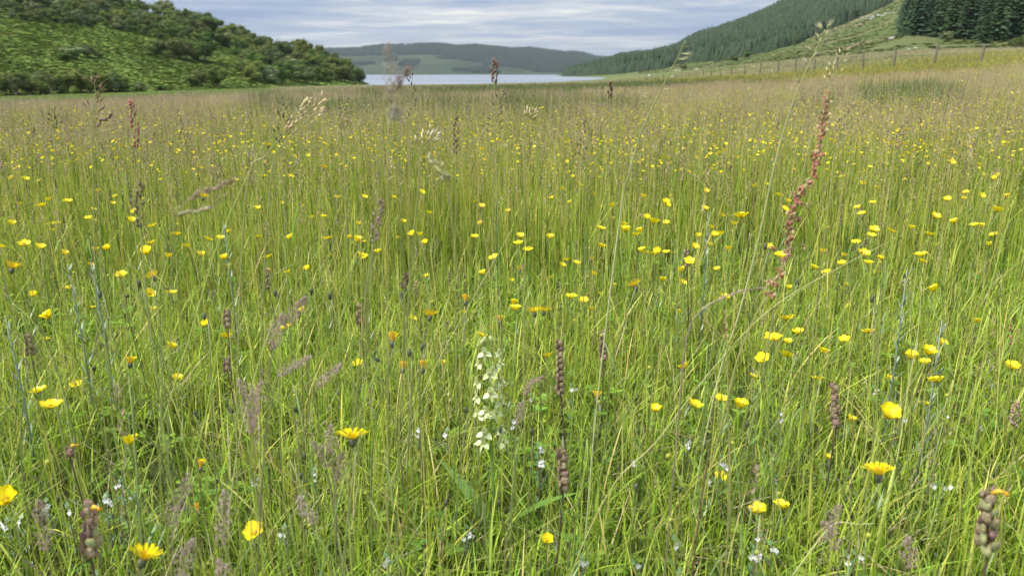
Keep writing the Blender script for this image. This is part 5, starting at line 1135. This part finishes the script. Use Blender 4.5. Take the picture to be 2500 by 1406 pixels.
# fluffy pink heads close to the camera
pk = [([(745,728),(720,760),(690,805),(665,850),(650,1000)],.62,'tall fluffy pink grass head, upper left of the orchid'),([(690,770),(680,800),(670,840),(655,980)],.62,'pink plume behind the tall fluffy pink grass head'),([(755,872),(725,890),(700,905),(660,1000)],.6,'small pink plume below the tall fluffy one'),([(585,930),(600,960),(612,990),(620,1100)],.58,'pink plume leaning left, beside its whitish twin'),([(640,935),(625,955),(615,985),(612,1100)],.58,'whitish pink plume leaning right beside its twin'),
 ([(460,1160),(440,1215),(425,1280),(420,1350)],.50,'largest blurred pink plume near the bottom left'),([(548,1200),(552,1240),(545,1290),(540,1380)],.52,'blurred pinkish plume right of the largest one'),([(470,1320),(455,1355),(450,1400)],.48,'blurred pink plume at the bottom left edge'),([(808,1040),(806,1085),(812,1130),(820,1250)],.72,'upright pink plume left of the wide open hawkbit'),([(765,1080),(785,1105),(800,1150),(815,1250)],.72,'pink plume leaning left under the upright one'),([(835,1105),(825,1140),(822,1180),(820,1260)],.72,'pink plume against the stem of the wide open hawkbit'),([(730,1215),(745,1250),(765,1270),(770,1350)],.66,'dark pinkish bent plume near the bottom'),([(830,890),(790,930),(760,980),(740,1080)],.7,'beige thin plume slanting right of the pink heads'),([(535,1370),(550,1395),(560,1450)],.5,'blurred pink plume cut by the bottom edge'),
 ([(2050,1235),(2035,1260),(2030,1320)],.66,'greyish pink plume at lower right'),([(2010,1275),(2030,1300),(2040,1360)],.6,'grey blurred plume left of the bottom right'),([(1275,980),(1270,1005),(1262,1040),(1255,1150)],.9,'dark feathery head right of the orchid spike'),([(1325,920),(1300,935),(1285,960),(1270,1060)],.85,'feathery beige head right of the orchid'),([(2215,1310),(2218,1340),(2220,1400)],.6,'grey plume near the bottom right corner'),([(95,1225),(100,1250),(110,1320)],.55,'blurred pinkish plume at the bottom left corner')]
for ln_, Y, lb in pk: panicle('fluffy_grass', ln_, Y, lb, 'fog', random.choice([(.64, .45, .40), (.66, .50, .43), (.56, .40, .36)]), .85, .0007, .035 if Y > .58 else .05, (.3, .3, .14), 'fluffy pinkish grass plumes close to the camera')
# curved beige head
panicle('flowering_grass', [(1868, 703), (1830, 706), (1785, 719), (1742, 738), (1708, 762), (1684, 800), (1668, 880), (1660, 980)], .75, 'long curved beige grass head arching below the red sorrel', 'dense', (.40, .31, .20), .85, .0008, .072, (.35, .28, .18), None)
# long bare stalks crossing the view
ls = [([(640,355),(590,460),(530,600),(470,800),(420,960),(350,1180),(320,1300)],.95,'long pale stalk leaning right across the left half'),([(960,790),(1000,690),(1015,600)][::-1]+[(930,880),(880,1010)],1.0,'pale stalk leaning across the middle above the orchid'),([(2170,590),(1900,740),(1740,900),(1600,1080),(1500,1180)],.9,'long thin stalk running diagonally from the sorrel down left'),([(2475,490),(2440,620),(2400,770),(2370,900),(2330,1080)],1.0,'pale straight stalk at the right side'),([(1000,900),(980,960),(950,1100),(910,1260)],.95,'yellowish stalk left of the orchid'),([(1395,560),(1400,700),(1405,860),(1395,1050)],1.2,'upright stalk crossing the dull rattle spike'),([(1775,790),(1776,900),(1778,1010),(1782,1120)],1.0,'pale upright stalk beside the buttercup line'),([(1745,960),(1735,1080),(1715,1200),(1690,1400)],.75,'dark reddish brown stalk at the lower right centre'),([(2135,1277),(2090,1279),(2040,1277),(1990,1330)],.8,'short pale horizontal blade at the lower right'),([(845,1090),(850,1200),(855,1330)],.9,'green stem under the wide open hawkbit'),([(700,680),(660,800),(610,960),(580,1100)],1.0,'slanting stalk left of the pink grass head'),([(1250,560),(1160,720),(1060,900),(1000,1050)],1.1,'long leaning stalk passing left of the orchid top'),([(1180,560),(1200,700),(1220,860),(1222,1000)],1.3,'thin stalk passing behind the orchid spike'),([(560,640),(540,800),(505,1000),(470,1150)],1.0,'green stalk at the left centre'),([(30,740),(90,800),(150,950),(180,1100)],1.0,'stalk leaning left at the left edge'),([(2250,700),(2240,820),(2215,960),(2190,1120)],1.0,'green stalk among the right hand buttercups'),([(1560,640),(1580,800),(1575,960),(1560,1100)],1.1,'pale stalk right of the cup shaped hawkbit')]
for ln_, Y, lb in ls:
    dark = 'dark' in lb; line_stalk('grass_stalk', ln_, Y, .0009 if dark else .00065 if 'diagonally' in lb else .0009, (.20, .11, .07) if dark else random.choice([(.52, .58, .16), (.6, .6, .24), (.45, .55, .12)]), lb, 'grass stalk', 'long bare grass stalks crossing the meadow')
# red sorrel
random.seed(41)
def sorrel_bits():
    out = []
    for k in range(3):
        mb = MB()
        for _ in range(10): a = rnd(0, 6.28); r_ = rnd(.001, .0052); p = V_((math.cos(a) * r_, math.sin(a) * r_, rnd(-.003, .003))); mb.blob(p, (.0019, .0005, .0021), vary(random.choice([(.55, .20, .14), (.62, .30, .2), (.45, .15, .11), (.6, .42, .26), (.5, .45, .2)]), .2), Euler((rnd(-1, 1), rnd(-1, 1), rnd(0, 6))).to_matrix(), n=6, m=4)
        out.append(mb.mesh('seed_cluster', M_head))
    return out
SC = sorrel_bits()
def sorrel(line, Y, label, dens=.0052, span=.3, sc=1.0, Yb=None):
    e, loc = line_stalk('sorrel', line, Y, .0008, (.38, .36, .12), label, 'sorrel', 'red sorrel spikes', Yb); s = 0.0
    while s < span:
        p, d = at_len(loc, s); k = rnd(.85, 1.2) * sc * (1 - .25 * (s < .02)); obj('seed_cluster', random.choice(SC), e, p + V_((rnd(-.0015, .0015), rnd(-.0015, .0015), 0)), (rnd(-.5, .5), rnd(-.5, .5), rnd(0, 6.28)), k)
        if s > span * .45 and rnd(0, 1) < .3: obj('seed_cluster', random.choice(SC), e, p + V_((rnd(-.016, .016), rnd(-.004, .004), rnd(-.003, .006))), (rnd(-.5, .5), rnd(-.5, .5), 0), k * .8)
        s += dens * rnd(.8, 1.3) * (1 + .5 * (s > span * .8))
sorrel([(2019, 225), (2012, 290), (1998, 370), (1980, 440), (1945, 480), (1928, 540), (1926, 600), (1908, 650), (1888, 700), (1845, 770), (1800, 880), (1770, 1000)], .82, sorl, .0054, .235, .98)
sorrel([(1772, 760), (1770, 800), (1774, 850), (1778, 950)], .9, 'small thin red sorrel under the curved beige grass head', .008, .04, .6)
sorrel([(2470, 780), (2468, 830), (2466, 930)], 1.3, 'small reddish sorrel near the right edge', .008, .05, .7)
# silvery leafy stems
for px_, y0_, Y, l_ in ((165, 645, 1.5, 'silvery leafy stem at the left between small buttercups'), (222, 640, 1.5, 'second silvery leafy stem at the left'), (545, 545, 1.9, 'silvery leafy stem at mid left'), (2215, 655, 1.35, 'silvery leafy stem at the right'), (1728, 520, 1.9, 'silvery leafy stem above the curved beige grass head'), (12, 770, 1.3, 'silvery leafy stem cut by the left edge'), (2300, 780, 1.2, 'silvery leafy stem right of the lone full buttercup')):
    P = W(px_, y0_, Y); z0 = gzf(P.x, P.y); h = P.z - z0; e = empty('cudweed', (P.x, P.y, z0)); tag(e, l_, 'leafy plant', 'silvery leafy stems'); mb = MB(); mb.tube([V_((0, 0, 0)), V_((.005, 0, h * .5)), V_((0, 0, h))], [.0022, .002, .001], (.22, .28, .17), 5); obj('stem', mb.mesh('stem', M_stem), e)
    for k in range(int(h / .012)):
        t = .15 + .85 * k / (h / .012); a = k * 2.4; d = V_((math.cos(a), math.sin(a), 1.3)).normalized(); p = V_((.005 * math.sin(t * 3), 0, h * t)); L_ = .035 * (1.15 - t * .6); mb = MB(); mb.ribbon([p, p + d * L_ * .5, p + d * L_], [.003, .0045, 0], V_((-math.sin(a), math.cos(a), 0)), vary((.22, .30, .18), .1)); obj('leaf', mb.mesh('leaf', M_stem), e)
# haze of the damp air towards the far shore
hm_, ht_, ho_ = newmat('haze'); pv = ht_.nodes.new('ShaderNodeVolumePrincipled'); pv.inputs['Color'].default_value = (.80, .88, 1, 1); pv.inputs['Density'].default_value = .00006; pv.inputs['Anisotropy'].default_value = .2
ht_.links.new(pv.outputs[0], ho_.inputs['Volume'])
hb_ = MB(); ztop = max(float(H.GZ.max()) for H in (LH, RH, FH)) + 35
X0, X1, Y0, Y1, Z0, Z1 = -3900, 3900, -3900, 3900, min(float(H.GZ.min()) for H in (LH, RH, FH)) - 1, ztop
hb_.add([V_((x_, y_, z_)) for x_ in (X0, X1) for y_ in (Y0, Y1) for z_ in (Z0, Z1)], [(0, 1, 3, 2), (4, 6, 7, 5), (0, 4, 5, 1), (2, 3, 7, 6), (0, 2, 6, 4), (1, 5, 7, 3)], (1, 1, 1))
tag(obj('haze', hb_.mesh('haze', hm_, False)), 'thin bluish haze that softens the hill across the lake', 'haze', kind='stuff')
